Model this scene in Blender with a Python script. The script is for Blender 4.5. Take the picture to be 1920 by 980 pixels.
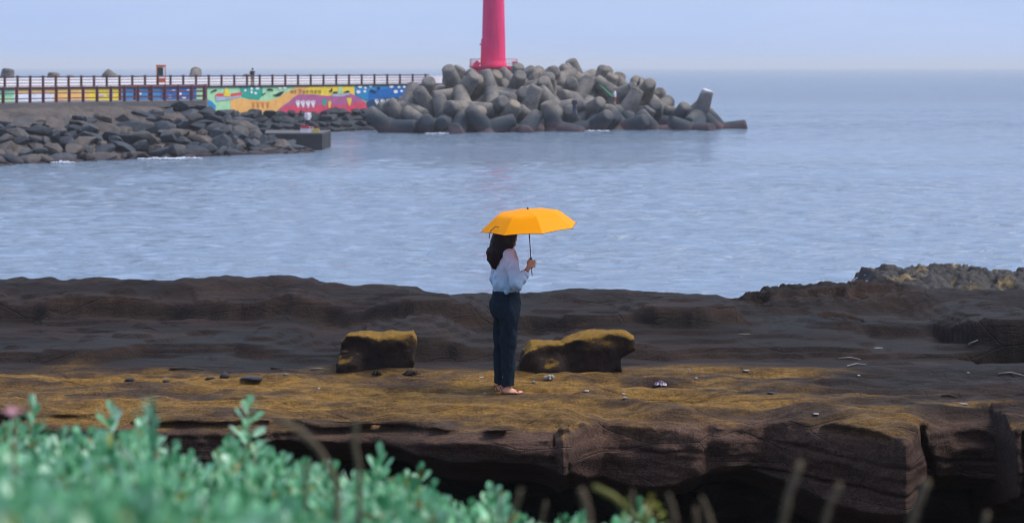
import bpy, bmesh, math, random
import numpy as np
from mathutils import Vector, Matrix, Quaternion

for _o in list(bpy.data.objects):
    bpy.data.objects.remove(_o)
SC = bpy.context.scene
COL = SC.collection
random.seed(7)
RNG = np.random.default_rng(7)

# ------------------------------------------------------------------ camera
F, CZ, HY = 3860.0, 6.4, 125.0        # focal length in photo pixels, eye height above the sea, horizon row
cam_data = bpy.data.cameras.new('camera')
cam = bpy.data.objects.new('camera', cam_data)
COL.objects.link(cam)
cam.location = (0, 0, CZ)
cam.rotation_euler = (math.pi / 2, 0, 0)
cam_data.sensor_width = 36
cam_data.lens = 36 * F / 1920
cam_data.shift_y = -365 / 1920
cam_data.clip_start = 0.05
cam_data.clip_end = 30000
cam_data.dof.use_dof = True
cam_data.dof.focus_distance = 20.0
cam_data.dof.aperture_fstop = 3.6
SC.camera = cam

# ------------------------------------------------------------------ sky, sun, exposure
SUN_EL, SUN_AZ = math.radians(56), math.radians(86)      # azimuth clockwise from +Y (away from the camera), to the right
world = bpy.data.worlds.new('World')
SC.world = world
world.use_nodes = True
wn = world.node_tree
wn.nodes.clear()
w_out = wn.nodes.new('ShaderNodeOutputWorld')
w_bg = wn.nodes.new('ShaderNodeBackground')
w_bg.inputs['Strength'].default_value = 0.1
w_sky = wn.nodes.new('ShaderNodeTexSky')
w_sky.sky_type = 'NISHITA'
w_sky.sun_disc = False
w_sky.sun_elevation = SUN_EL
w_sky.sun_rotation = SUN_AZ
w_sky.air_density = 1.0
w_sky.dust_density = 1.5
w_tc = wn.nodes.new('ShaderNodeTexCoord')
w_map = wn.nodes.new('ShaderNodeMapping')
w_map.inputs['Scale'].default_value = (2.0, 2.0, 9.0)
w_noise = wn.nodes.new('ShaderNodeTexNoise')
w_noise.inputs['Scale'].default_value = 2.2
w_noise.inputs['Detail'].default_value = 6
w_noise.inputs['Roughness'].default_value = 0.55
w_ramp = wn.nodes.new('ShaderNodeValToRGB')               # cloud sheet: two pale periwinkle greys
w_ramp.color_ramp.elements[0].position = 0.30
w_ramp.color_ramp.elements[0].color = (0.262, 0.355, 0.578, 1)
w_ramp.color_ramp.elements[1].position = 0.72
w_ramp.color_ramp.elements[1].color = (0.325, 0.408, 0.606, 1)
w_mul = wn.nodes.new('ShaderNodeVectorMath')
w_mul.operation = 'SCALE'
w_mul.inputs['Scale'].default_value = 10.0
w_mix = wn.nodes.new('ShaderNodeMix')
w_mix.data_type = 'RGBA'
w_mix.inputs[0].default_value = 0.93                      # thick even overcast over the clear sky
wn.links.new(w_tc.outputs['Generated'], w_map.inputs['Vector'])
wn.links.new(w_map.outputs['Vector'], w_noise.inputs['Vector'])
wn.links.new(w_noise.outputs['Fac'], w_ramp.inputs['Fac'])
wn.links.new(w_ramp.outputs['Color'], w_mul.inputs[0])
wn.links.new(w_sky.outputs['Color'], w_mix.inputs[6])
wn.links.new(w_mul.outputs['Vector'], w_mix.inputs[7])
wn.links.new(w_mix.outputs[2], w_bg.inputs['Color'])
wn.links.new(w_bg.outputs['Background'], w_out.inputs['Surface'])

sun_data = bpy.data.lights.new('sun', 'SUN')
sun_data.energy = 2.4
sun_data.angle = math.radians(32)
sun_data.color = (1.0, 0.93, 0.84)
sun = bpy.data.objects.new('sun', sun_data)
COL.objects.link(sun)
_sd = Vector((math.sin(SUN_AZ) * math.cos(SUN_EL), math.cos(SUN_AZ) * math.cos(SUN_EL), math.sin(SUN_EL)))
sun.rotation_euler = _sd.to_track_quat('Z', 'Y').to_euler()

SC.render.engine = 'CYCLES'
SC.view_settings.view_transform = 'Standard'
SC.view_settings.look = 'None'
SC.view_settings.exposure = 0.70
SC.view_settings.gamma = 1.0
SC.view_settings.use_curve_mapping = False
SC.cycles.use_denoising = True
SC.cycles.pixel_filter_type = 'BLACKMAN_HARRIS'
SC.cycles.filter_width = 1.1
SC.cycles.max_bounces = 6
SC.cycles.volume_bounces = 0
SC.cycles.sample_clamp_indirect = 4.0


# ------------------------------------------------------------------ helpers: space
def W(px, py, d):
    """The point at depth d that the photograph shows at (px, py)."""
    return Vector(((px - 960) / F * d, d, CZ - (py - HY) / F * d))


# ------------------------------------------------------------------ helpers: noise and surfaces
def _h(n):
    n = (n.astype(np.uint32) * np.uint32(747796405) + np.uint32(2891336453))
    n = ((n >> ((n >> np.uint32(28)) + np.uint32(4))) ^ n) * np.uint32(277803737)
    n = (n >> np.uint32(22)) ^ n
    return (n.astype(np.float32) / np.float32(4294967295.0)) * 2 - 1


def vnoise2(x, y, seed=0):
    x = np.asarray(x, np.float32); y = np.asarray(y, np.float32)
    xi = np.floor(x); yi = np.floor(y)
    u = x - xi; v = y - yi
    u = u * u * u * (u * (u * 6 - 15) + 10); v = v * v * v * (v * (v * 6 - 15) + 10)
    xi = xi.astype(np.int64); yi = yi.astype(np.int64)

    def g(a, b):
        return _h((a * 1597 + b * 51749 + seed * 7919) & 0xffffffff)
    return (g(xi, yi) * (1 - u) + g(xi + 1, yi) * u) * (1 - v) + (g(xi, yi + 1) * (1 - u) + g(xi + 1, yi + 1) * u) * v


def fbm2(x, y, oct=4, seed=0, gain=.5):
    r = 0; a = 1
    for k in range(oct):
        r = r + a * vnoise2(x * 2 ** k + 13.7 * k, y * 2 ** k - 7.1 * k, seed + k)
        a *= gain
    return r


def vnoise3(x, y, z, seed=0):
    x, y, z = np.broadcast_arrays(np.asarray(x, np.float32), np.asarray(y, np.float32), np.asarray(z, np.float32))
    xi = np.floor(x); yi = np.floor(y); zi = np.floor(z)
    u = x - xi; v = y - yi; w = z - zi
    u = u * u * (3 - 2 * u); v = v * v * (3 - 2 * v); w = w * w * (3 - 2 * w)
    xi = xi.astype(np.int64); yi = yi.astype(np.int64); zi = zi.astype(np.int64)

    def g(a, b, c):
        return _h((a * 1597 + b * 51749 + c * 30011 + seed * 7919) & 0xffffffff)
    r = 0
    for i in (0, 1):
        for j in (0, 1):
            for k in (0, 1):
                r = r + g(xi + i, yi + j, zi + k) * (u if i else 1 - u) * (v if j else 1 - v) * (w if k else 1 - w)
    return r


def sstep(a, b, x):
    t = np.clip((x - a) / (b - a), 0, 1)
    return t * t * (3 - 2 * t)


def smin(a, b, k):
    h = np.clip(.5 + .5 * (b - a) / k, 0, 1)
    return b + (a - b) * h - k * h * (1 - h)


def smax(a, b, k):
    return -smin(-a, -b, k)


def seg(P, a, b, ra, rb):
    """Distance to a tapered rod from a to b."""
    a = np.array(a, np.float32); b = np.array(b, np.float32)
    d = b - a
    px, py, pz = P[0] - a[0], P[1] - a[1], P[2] - a[2]
    t = np.clip((px * d[0] + py * d[1] + pz * d[2]) / max(1e-9, float(d @ d)), 0, 1)
    return np.sqrt((px - t * d[0]) ** 2 + (py - t * d[1]) ** 2 + (pz - t * d[2]) ** 2) - (ra + (rb - ra) * t)


def ell(P, c, r, yaw=0.0):
    x, y, z = P[0] - c[0], P[1] - c[1], P[2] - c[2]
    cs, s = math.cos(yaw), math.sin(yaw)
    x, y = x * cs + y * s, -x * s + y * cs
    k = np.sqrt((x / r[0]) ** 2 + (y / r[1]) ** 2 + (z / r[2]) ** 2)
    return (k - 1) * min(r)


def box_grid(lo, hi, cell):
    cell = np.broadcast_to(np.asarray(cell, float), 3)
    ax = [np.arange(lo[i], hi[i] + cell[i] * .5, cell[i], dtype=np.float32) for i in range(3)]
    return (ax[0][:, None, None], ax[1][None, :, None], ax[2][None, None, :]), np.array(lo, float), cell


def surface_nets(f, lo, cell):
    """Mesh of the zero level of f (negative inside)."""
    neg = f < 0
    n = np.array(f.shape)
    cnt = np.zeros(n - 1, np.uint8)
    offs = [(i, j, k) for i in (0, 1) for j in (0, 1) for k in (0, 1)]
    for i, j, k in offs:
        cnt += neg[i:n[0] - 1 + i, j:n[1] - 1 + j, k:n[2] - 1 + k]
    act = (cnt > 0) & (cnt < 8)
    idx = np.argwhere(act)
    vid = np.full(act.shape, -1, np.int32)
    vid[act] = np.arange(len(idx))
    vals = np.stack([f[idx[:, 0] + i, idx[:, 1] + j, idx[:, 2] + k] for i, j, k in offs], 1)
    acc = np.zeros((len(idx), 3)); num = np.zeros(len(idx))
    o = np.array(offs, float)
    for a in range(8):
        for b in range(a + 1, 8):
            if np.abs(o[a] - o[b]).sum() != 1:
                continue
            va, vb = vals[:, a], vals[:, b]
            m = (va < 0) != (vb < 0)
            t = np.where(m, va / np.where(m, va - vb, 1), 0)
            acc += np.where(m[:, None], o[a] + (o[b] - o[a]) * t[:, None], 0)
            num += m
    V = (idx + acc / num[:, None]) * cell + lo
    faces = []
    for ax in range(3):
        s0 = [slice(1, -1)] * 3; s1 = [slice(1, -1)] * 3
        s0[ax] = slice(0, -1); s1[ax] = slice(1, None)
        A = neg[tuple(s0)]; B = neg[tuple(s1)]
        for flip, m in ((False, A & ~B), (True, ~A & B)):
            e = np.argwhere(m)
            if not len(e):
                continue
            b1, b2 = (ax + 1) % 3, (ax + 2) % 3
            e[:, b1] += 1; e[:, b2] += 1
            q = []
            for da, db in ((-1, -1), (0, -1), (0, 0), (-1, 0)):
                c = e.copy(); c[:, b1] += da; c[:, b2] += db
                q.append(vid[c[:, 0], c[:, 1], c[:, 2]])
            q = np.stack(q, 1)
            if flip:
                q = q[:, ::-1]
            faces.append(q)
    Q = np.concatenate(faces)
    return V, Q[(Q >= 0).all(1)]


# ------------------------------------------------------------------ helpers: objects
def mesh_np(name, V, Q, smooth=True):
    m = bpy.data.meshes.new(name)
    V = np.asarray(V, np.float32); Q = np.asarray(Q, np.int32)
    m.vertices.add(len(V)); m.vertices.foreach_set('co', V.ravel())
    k = Q.shape[1]
    m.loops.add(Q.size); m.loops.foreach_set('vertex_index', Q.ravel())
    m.polygons.add(len(Q)); m.polygons.foreach_set('loop_start', np.arange(0, Q.size, k, dtype=np.int32))
    m.update(calc_edges=True)
    if smooth:
        m.polygons.foreach_set('use_smooth', np.ones(len(Q), bool))
    return m


def obj(name, mesh, mat=None, parent=None, loc=None):
    o = bpy.data.objects.new(name, mesh)
    COL.objects.link(o)
    if mat is not None and mesh is not None and not mesh.materials:
        mesh.materials.append(mat)
    if loc is not None:
        o.location = loc
    if parent is not None:
        o.parent = parent
    return o


def empty(name, loc=(0, 0, 0)):
    o = bpy.data.objects.new(name, None)
    COL.objects.link(o)
    o.location = loc
    o.empty_display_size = .1
    return o


def tag(o, label, cat, group=None):
    o['label'] = label; o['category'] = cat
    if group:
        o['group'] = group
    return o


def struct(o, label=None):
    o['kind'] = 'structure'
    if label:
        o['label'] = label
    return o


class MB:
    """Collects simple solids into one mesh."""
    def __init__(s):
        s.V = []; s.F = []; s.M = []

    def add(s, V, Fc, mi=0):
        b = len(s.V)
        s.V += [tuple(v) for v in V]
        s.F += [tuple(b + i for i in f) for f in Fc]
        s.M += [mi] * len(Fc)

    def box(s, lo, hi, mi=0, M=None):
        V = [Vector((x, y, z)) for x in (lo[0], hi[0]) for y in (lo[1], hi[1]) for z in (lo[2], hi[2])]
        if M:
            V = [M @ v for v in V]
        s.add(V, [(0, 1, 3, 2), (4, 6, 7, 5), (0, 4, 5, 1), (2, 3, 7, 6), (0, 2, 6, 4), (1, 5, 7, 3)], mi)

    def tube(s, pts, rad, n=8, mi=0, cap=True):
        pts = [Vector(p) for p in pts]
        if not hasattr(rad, '__len__'):
            rad = [rad] * len(pts)
        V = []; Fc = []
        prev = None
        for i, p in enumerate(pts):
            t = (pts[min(i + 1, len(pts) - 1)] - pts[max(i - 1, 0)]).normalized()
            if prev is None:
                u = t.orthogonal().normalized()
            else:
                u = (prev - t * prev.dot(t)).normalized()
            prev = u
            v = t.cross(u)
            for k in range(n):
                a = 2 * math.pi * k / n
                V.append(p + (u * math.cos(a) + v * math.sin(a)) * rad[i])
        for i in range(len(pts) - 1):
            for k in range(n):
                Fc.append((i * n + k, i * n + (k + 1) % n, (i + 1) * n + (k + 1) % n, (i + 1) * n + k))
        if cap:
            Fc.append(tuple(range(n))[::-1]); Fc.append(tuple((len(pts) - 1) * n + k for k in range(n)))
        s.add(V, Fc, mi)

    def lathe(s, prof, n=24, c=(0, 0, 0), mi=0):
        V = []; Fc = []
        for r, z in prof:
            for k in range(n):
                a = 2 * math.pi * k / n
                V.append((c[0] + r * math.cos(a), c[1] + r * math.sin(a), c[2] + z))
        for i in range(len(prof) - 1):
            for k in range(n):
                Fc.append((i * n + k, i * n + (k + 1) % n, (i + 1) * n + (k + 1) % n, (i + 1) * n + k))
        Fc.append(tuple(range(n))[::-1]); Fc.append(tuple((len(prof) - 1) * n + k for k in range(n)))
        s.add(V, Fc, mi)

    def mesh(s, name, mats=(), smooth=False):
        m = bpy.data.meshes.new(name)
        m.from_pydata(s.V, [], s.F)
        for x in mats:
            m.materials.append(x)
        for p, mi in zip(m.polygons, s.M):
            p.material_index = mi
            p.use_smooth = smooth
        m.update()
        return m

    def build(s, name, mat, parent=None, smooth=False, loc=None):
        return obj(name, s.mesh(name, [mat], smooth), None, parent, loc)


# ------------------------------------------------------------------ helpers: materials
def new_mat(name):
    m = bpy.data.materials.new(name)
    m.use_nodes = True
    nt = m.node_tree
    b = nt.nodes['Principled BSDF']
    return m, nt, b


def N(nt, kind, **kw):
    n = nt.nodes.new('ShaderNode' + kind)
    for k, v in kw.items():
        if k.startswith('_'):
            setattr(n, k[1:], v)
        else:
            n.inputs[k.replace('__', ' ')].default_value = v
    return n


def noise_node(nt, scale, detail=4, rough=.55, vec=None, dist=0.0):
    n = N(nt, 'TexNoise', Scale=scale, Detail=detail, Roughness=rough, Distortion=dist)
    if vec is not None:
        nt.links.new(vec, n.inputs['Vector'])
    return n


def ramp(nt, fac, stops):
    r = nt.nodes.new('ShaderNodeValToRGB')
    e = r.color_ramp.elements
    while len(e) > 2:
        e.remove(e[-1])
    e[0].position, e[0].color = stops[0][0], (*stops[0][1], 1)
    e[1].position, e[1].color = stops[-1][0], (*stops[-1][1], 1)
    for p, c in stops[1:-1]:
        k = e.new(p); k.color = (*c, 1)
    nt.links.new(fac, r.inputs['Fac'])
    return r.outputs['Color']


def mixc(nt, fac, a, b, blend='MIX'):
    m = nt.nodes.new('ShaderNodeMix')
    m.data_type = 'RGBA'; m.blend_type = blend
    for s, v in ((0, fac), (6, a), (7, b)):
        if hasattr(v, 'links') or isinstance(v, bpy.types.NodeSocket):
            nt.links.new(v, m.inputs[s])
        else:
            m.inputs[s].default_value = (*v, 1) if hasattr(v, '__len__') else v
    return m.outputs[2]


def math_node(nt, op, a, b=None, clamp=False):
    m = nt.nodes.new('ShaderNodeMath'); m.operation = op; m.use_clamp = clamp
    for i, v in enumerate((a, b)):
        if v is None:
            continue
        if isinstance(v, bpy.types.NodeSocket):
            nt.links.new(v, m.inputs[i])
        else:
            m.inputs[i].default_value = v
    return m.outputs[0]


def bump(nt, b, height, strength=.3, dist=.02):
    n = nt.nodes.new('ShaderNodeBump')
    n.inputs['Strength'].default_value = strength
    n.inputs['Distance'].default_value = dist
    nt.links.new(height, n.inputs['Height'])
    nt.links.new(n.outputs['Normal'], b.inputs['Normal'])


def position(nt):
    return nt.nodes.new('ShaderNodeNewGeometry').outputs['Position']


def mat_simple(name, col, rough=.7, col2=None, scale=8.0, bstr=0.0, bscale=None, bdist=.01, spec=.3, world_space=False):
    m, nt, b = new_mat(name)
    b.inputs['Roughness'].default_value = rough
    b.inputs['Specular IOR Level'].default_value = spec
    vec = position(nt) if world_space else nt.nodes.new('ShaderNodeTexCoord').outputs['Object']
    if col2 is not None:
        n = noise_node(nt, scale, 5, .6, vec)
        c = ramp(nt, n.outputs['Fac'], [(.32, col), (.70, col2)])
        nt.links.new(c, b.inputs['Base Color'])
    else:
        b.inputs['Base Color'].default_value = (*col, 1)
    if bstr:
        n = noise_node(nt, bscale or scale * 4, 5, .6, vec)
        bump(nt, b, n.outputs['Fac'], bstr, bdist)
    return m

# ================================================================== SETTING
# ------------------------------------------------------------------ sea
def mat_sea():
    m, nt, b = new_mat('sea_water')
    b.inputs['Roughness'].default_value = 0.10
    b.inputs['IOR'].default_value = 1.7
    pos = position(nt)
    mp = N(nt, 'Mapping', Scale=(0.7, 1.0, 1.0))
    nt.links.new(pos, mp.inputs['Vector'])
    n1 = noise_node(nt, 1.15, 6, .64, mp.outputs['Vector'], .6)
    n2 = noise_node(nt, .36, 4, .6, mp.outputs['Vector'])
    pk = math_node(nt, 'POWER', math_node(nt, 'MULTIPLY', math_node(nt, 'SUBTRACT', n1.outputs['Fac'], .40, True), 2.6), 1.7)
    h = math_node(nt, 'ADD', pk, math_node(nt, 'MULTIPLY', n2.outputs['Fac'], .35))
    # gusts: patches where the ripples are stronger
    mg = N(nt, 'Mapping', Scale=(0.25, 1.0, 1.0))
    nt.links.new(pos, mg.inputs['Vector'])
    g = noise_node(nt, .035, 3, .6, mg.outputs['Vector'])
    gs = N(nt, 'MapRange', From__Min=.35, From__Max=.65, To__Min=.35, To__Max=.85)
    nt.links.new(g.outputs['Fac'], gs.inputs['Value'])
    # shallow, silty water inside the bay; deep blue, rougher water on the open sea
    sp = nt.nodes.new('ShaderNodeSeparateXYZ'); nt.links.new(pos, sp.inputs[0])
    yy = math_node(nt, 'ADD', sp.outputs['Y'], math_node(nt, 'MULTIPLY', g.outputs['Fac'], 160.0))
    op = N(nt, 'MapRange', From__Min=170., From__Max=520.); nt.links.new(yy, op.inputs['Value'])
    nt.links.new(mixc(nt, op.outputs[0], (.175, .238, .315), (.020, .075, .145)), b.inputs['Base Color'])
    bn = nt.nodes.new('ShaderNodeBump')
    bn.inputs['Distance'].default_value = .45
    nt.links.new(math_node(nt, 'ADD', gs.outputs[0], math_node(nt, 'MULTIPLY', op.outputs[0], .3), True), bn.inputs['Strength'])
    nt.links.new(h, bn.inputs['Height'])
    nt.links.new(bn.outputs['Normal'], b.inputs['Normal'])
    return m


def build_sea():
    rows = [20.0]
    while rows[-1] < 330:
        rows.append(rows[-1] * 1.0032)
    rows = np.array(rows)
    us = np.linspace(-.40, .40, 560)
    X = rows[:, None] * us[None, :]; Y = np.repeat(rows[:, None], len(us), 1)
    Z = np.zeros_like(X)
    r = np.random.default_rng(3)
    for k in range(60):
        lam = 0.6 * (3.6 / 0.6) ** r.random()
        th = r.normal(0, .62) + .25
        kx, ky = math.sin(th) * 2 * math.pi / lam, math.cos(th) * 2 * math.pi / lam
        amp = .0040 * lam ** .85
        fade = np.clip(1.5 - Y * .0045 / lam * 1.6, 0, 1)
        s = np.sin(kx * X + ky * Y + r.random() * 6.283)
        Z += amp * fade * (np.exp(.7 * s) - 1.15)
    patch = .65 + .5 * fbm2(X * .022, Y * .06, 3, 5)
    Z = Z * np.clip(patch, .2, 1.5)
    edge = sstep(0, .06, (us + .40))[None, :] * sstep(0, .06, (.40 - us))[None, :] * sstep(330, 290, Y)
    Z *= edge
    n0, n1 = X.shape
    V = np.stack([X, Y, Z], -1).reshape(-1, 3)
    i = np.arange((n0 - 1) * n1).reshape(n0 - 1, n1)[:, :-1].ravel()
    Q = np.stack([i, i + 1, i + n1 + 1, i + n1], 1)
    # the open sea round that patch, out to the horizon
    ye, y0, ux = rows[-1], rows[0], .40
    E = [(-ux * y0, y0, 0), (-ux * ye, ye, 0), (ux * ye, ye, 0), (ux * y0, y0, 0),
         (-3900, -40, 0), (-3900, 7800, 0), (3900, 7800, 0), (3900, -40, 0)]
    b = len(V)
    V = np.concatenate([V, np.array(E)])
    Q = np.concatenate([Q, np.array([(b + 4, b + 0, b + 1, b + 5), (b + 5, b + 1, b + 2, b + 6), (b + 6, b + 2, b + 3, b + 7), (b + 7, b + 3, b + 0, b + 4)])])
    o = obj('sea', mesh_np('sea', V, Q), mat_sea())
    # keep normals up
    struct(o, 'rippled pale blue sea running out to the hazy horizon')
    return o


build_sea()


# ------------------------------------------------------------------ rock shelf the woman stands on
def PX(pts, y):
    """Photo columns at a nominal depth -> world x, for hand-placed profiles along the shelf."""
    a = np.array(pts, float)
    return (a[:, 0] - 960) / F * y, a[:, 1]


_lip = [(-200, 764), (0, 766), (100, 766), (200, 772), (300, 778), (420, 780), (540, 776), (600, 782), (700, 779), (800, 786), (900, 787), (1000, 786),
        (1046, 789), (1058, 794), (1072, 786), (1100, 775), (1130, 767), (1200, 766), (1300, 772), (1400, 770), (1440, 767), (1500, 774), (1600, 786),
        (1660, 797), (1703, 803), (1712, 799), (1725, 788), (1745, 776), (1800, 766), (1865, 765), (1874, 778), (1900, 790), (2100, 800)]
LIP_X = np.array([(p - 960) / F * (3.2 * F / (q - HY)) for p, q in _lip])
LIP_Y = np.array([3.2 * F / (q - HY) for p, q in _lip])


def lip(x):
    return np.interp(x, LIP_X, LIP_Y) + .035 * fbm2(x * 2.3, x * 0 + 3.3, 4, 21)


def prof(pts, y):
    xs, v = PX(pts, y)
    return lambda x: np.interp(x, xs, v)


hA = prof([(-300, .2), (0, .2), (200, .21), (330, .1), (430, .12), (500, .2), (640, .2), (780, .2), (920, .17), (1000, .1), (1240, .14), (1450, .15), (1600, .1), (1690, .0), (2300, 0)], 22.4)
yA = prof([(-300, 22.5), (0, 22.4), (180, 22.35), (260, 22.8), (420, 22.7), (520, 22.4), (640, 22.5), (900, 22.6), (1240, 22.7), (1600, 22.8), (2300, 22.8)], 22.4)
hB = prof([(-300, .24), (0, .2), (40, .25), (200, .27), (400, .24), (600, .2), (680, .16), (760, .2), (880, .17), (930, .07), (980, .13), (1080, .15), (1150, .12), (1200, .22), (1300, .25), (1385, .21), (1402, .07), (1520, .05), (1600, .12), (1740, .12), (1800, .3), (1920, .34), (2300, .3)], 24.4)
yB = prof([(-300, 25.2), (0, 25.1), (130, 24.8), (220, 25.1), (400, 25.0), (600, 24.7), (680, 24.3), (780, 23.9), (880, 24.3), (960, 24.5), (1080, 24.2), (1180, 24.3), (1290, 23.9), (1400, 24.5), (1600, 24.5), (1750, 24.2), (1790, 23.4), (1920, 23.0), (2300, 23)], 24.4)
sil = prof([(-300, 528), (0, 527), (200, 523), (330, 523), (360, 519), (545, 516), (560, 520), (585, 521), (600, 528), (650, 532), (700, 535), (780, 541), (795, 546), (840, 548), (900, 549), (980, 548), (1060, 543), (1090, 541), (1170, 540), (1186, 545), (1260, 546), (1340, 549), (1362, 559), (1384, 562), (1398, 554), (1420, 555), (1440, 547), (1458, 546), (1520, 547), (1545, 541), (1590, 539), (1620, 534), (1750, 540), (1920, 545), (2300, 545)], 26.4)


def top(x, y):
    """Height of the shelf's upper surface."""
    x = np.asarray(x, np.float32); y = np.asarray(y, np.float32)
    lx = np.interp(x, LIP_X, LIP_Y)
    z = 3.2 + 0 * x * y
    z = z - .07 * sstep(.55, 0, y - lx)
    front = sstep(22.2, 21.5, y)
    r1 = fbm2(x * .75 + 4, y * 2.4, 4, 31)
    r2 = fbm2(x * 2.1, y * 6.0 + .7 * x, 3, 37)
    z = z + front * (.060 * (1 - np.abs(r1) * 1.5) + .022 * r2 - .045)
    # scoops worn in the front strip
    for px, py, rx, ry, dp in ((580, 760, .30, .16, .05), (660, 745, .35, .2, .03), (120, 735, .7, .3, .03), (330, 735, .5, .2, .025), (1310, 752, .4, .2, .03), (760, 752, .3, .15, .03), (1150, 745, .35, .14, .022)):
        yc = 3.2 * F / (py - HY); xc = (px - 960) / F * yc
        z = z - dp * np.exp(-((x - xc) / rx) ** 2 - ((y - yc) / ry) ** 2)
    wob = .22 * fbm2(x * .7, y * 0 + 1.5, 4, 41) + .05 * fbm2(x * 4, y * 1.5, 2, 43)
    a = sstep(-.12, .12, y - yA(x) - wob) * .8 + .2 * sstep(-.5, .9, y - yA(x) - wob)
    z = z + 1.25 * hA(x) * a * (.85 + .45 * fbm2(x * .9, y * .3, 2, 45))
    wob2 = .24 * fbm2(x * .65, y * 0 + 9.5, 4, 51) + .06 * fbm2(x * 3.6, y * 1.2, 2, 53)
    b = sstep(-.11, .11, y - yB(x) - wob2) * .82 + .18 * sstep(-.6, .9, y - yB(x) - wob2)
    z = z + 1.15 * hB(x) * b * (.92 + .3 * fbm2(x * .8, y * .3, 2, 55))
    # low whalebacks and bedding ledges between the steps
    mid = sstep(21.6, 22.4, y) * sstep(25.5, 24.7, y)
    z = z + mid * (.035 * fbm2(x * .55, y * 1.5, 3, 61) + .012 * fbm2(x * 2.2, y * 5, 3, 67))
    led = fbm2(x * .45, y * 1.1, 3, 71) * 2.2
    z = z + sstep(24.2, 24.9, y) * .05 * (np.floor(led * 3) / 3 - led * .6)
    # thin beds: the rock breaks along near-level layers
    bed = .05
    ph = z + .020 * fbm2(x * .6, y * .9, 3, 77)
    fr = ph / bed - np.floor(ph / bed)
    wq = sstep(21.9, 22.6, y) * (.55 * sstep(-.2, .4, fbm2(x * .5, y * .8, 3, 79)) + .45)
    z = z + wq * bed * (sstep(.72, .96, fr) - fr)
    # pit at the right-hand end
    pit = ((x - 5.75) / .72) ** 2 + ((y - 22.75) / .52) ** 2 + .35 * fbm2(x * 2, y * 2, 3, 73)
    z = z - .75 * sstep(1.15, .75, pit)
    # dark hollow and loose ledges near the tip
    hol = ((x - 3.98) / .28) ** 2 + ((y - 25.0) / .30) ** 2 + .5 * fbm2(x * 3, y * 3, 2, 74)
    z = z - .16 * sstep(1.2, .6, hol)
    hol = ((x - 4.75) / .5) ** 2 + ((y - 24.9) / .22) ** 2 + .4 * fbm2(x * 2, y * 3, 2, 75)
    z = z - .12 * sstep(1.2, .7, hol)
    # far rim of the shelf, broken in thin ledges, then the drop to the sea
    zs = CZ - (sil(x) - HY) * 26.4 / F
    rough = .02 * fbm2(x * 5, y * 6, 3, 81) + .075 * sstep(2.75, 3.1, x) * (1 - 1.6 * np.abs(fbm2(x * 3.2, y * 3.5, 4, 82, .6))) * sstep(5.5, 4.6, x)
    k = sstep(25.5, 26.2, y)
    z = z * (1 - k) + (zs + rough) * k
    z = z - sstep(26.5, 27.3, y + .25 * fbm2(x * 1.3, y * 0, 2, 83)) * 4.6
    return z


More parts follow.
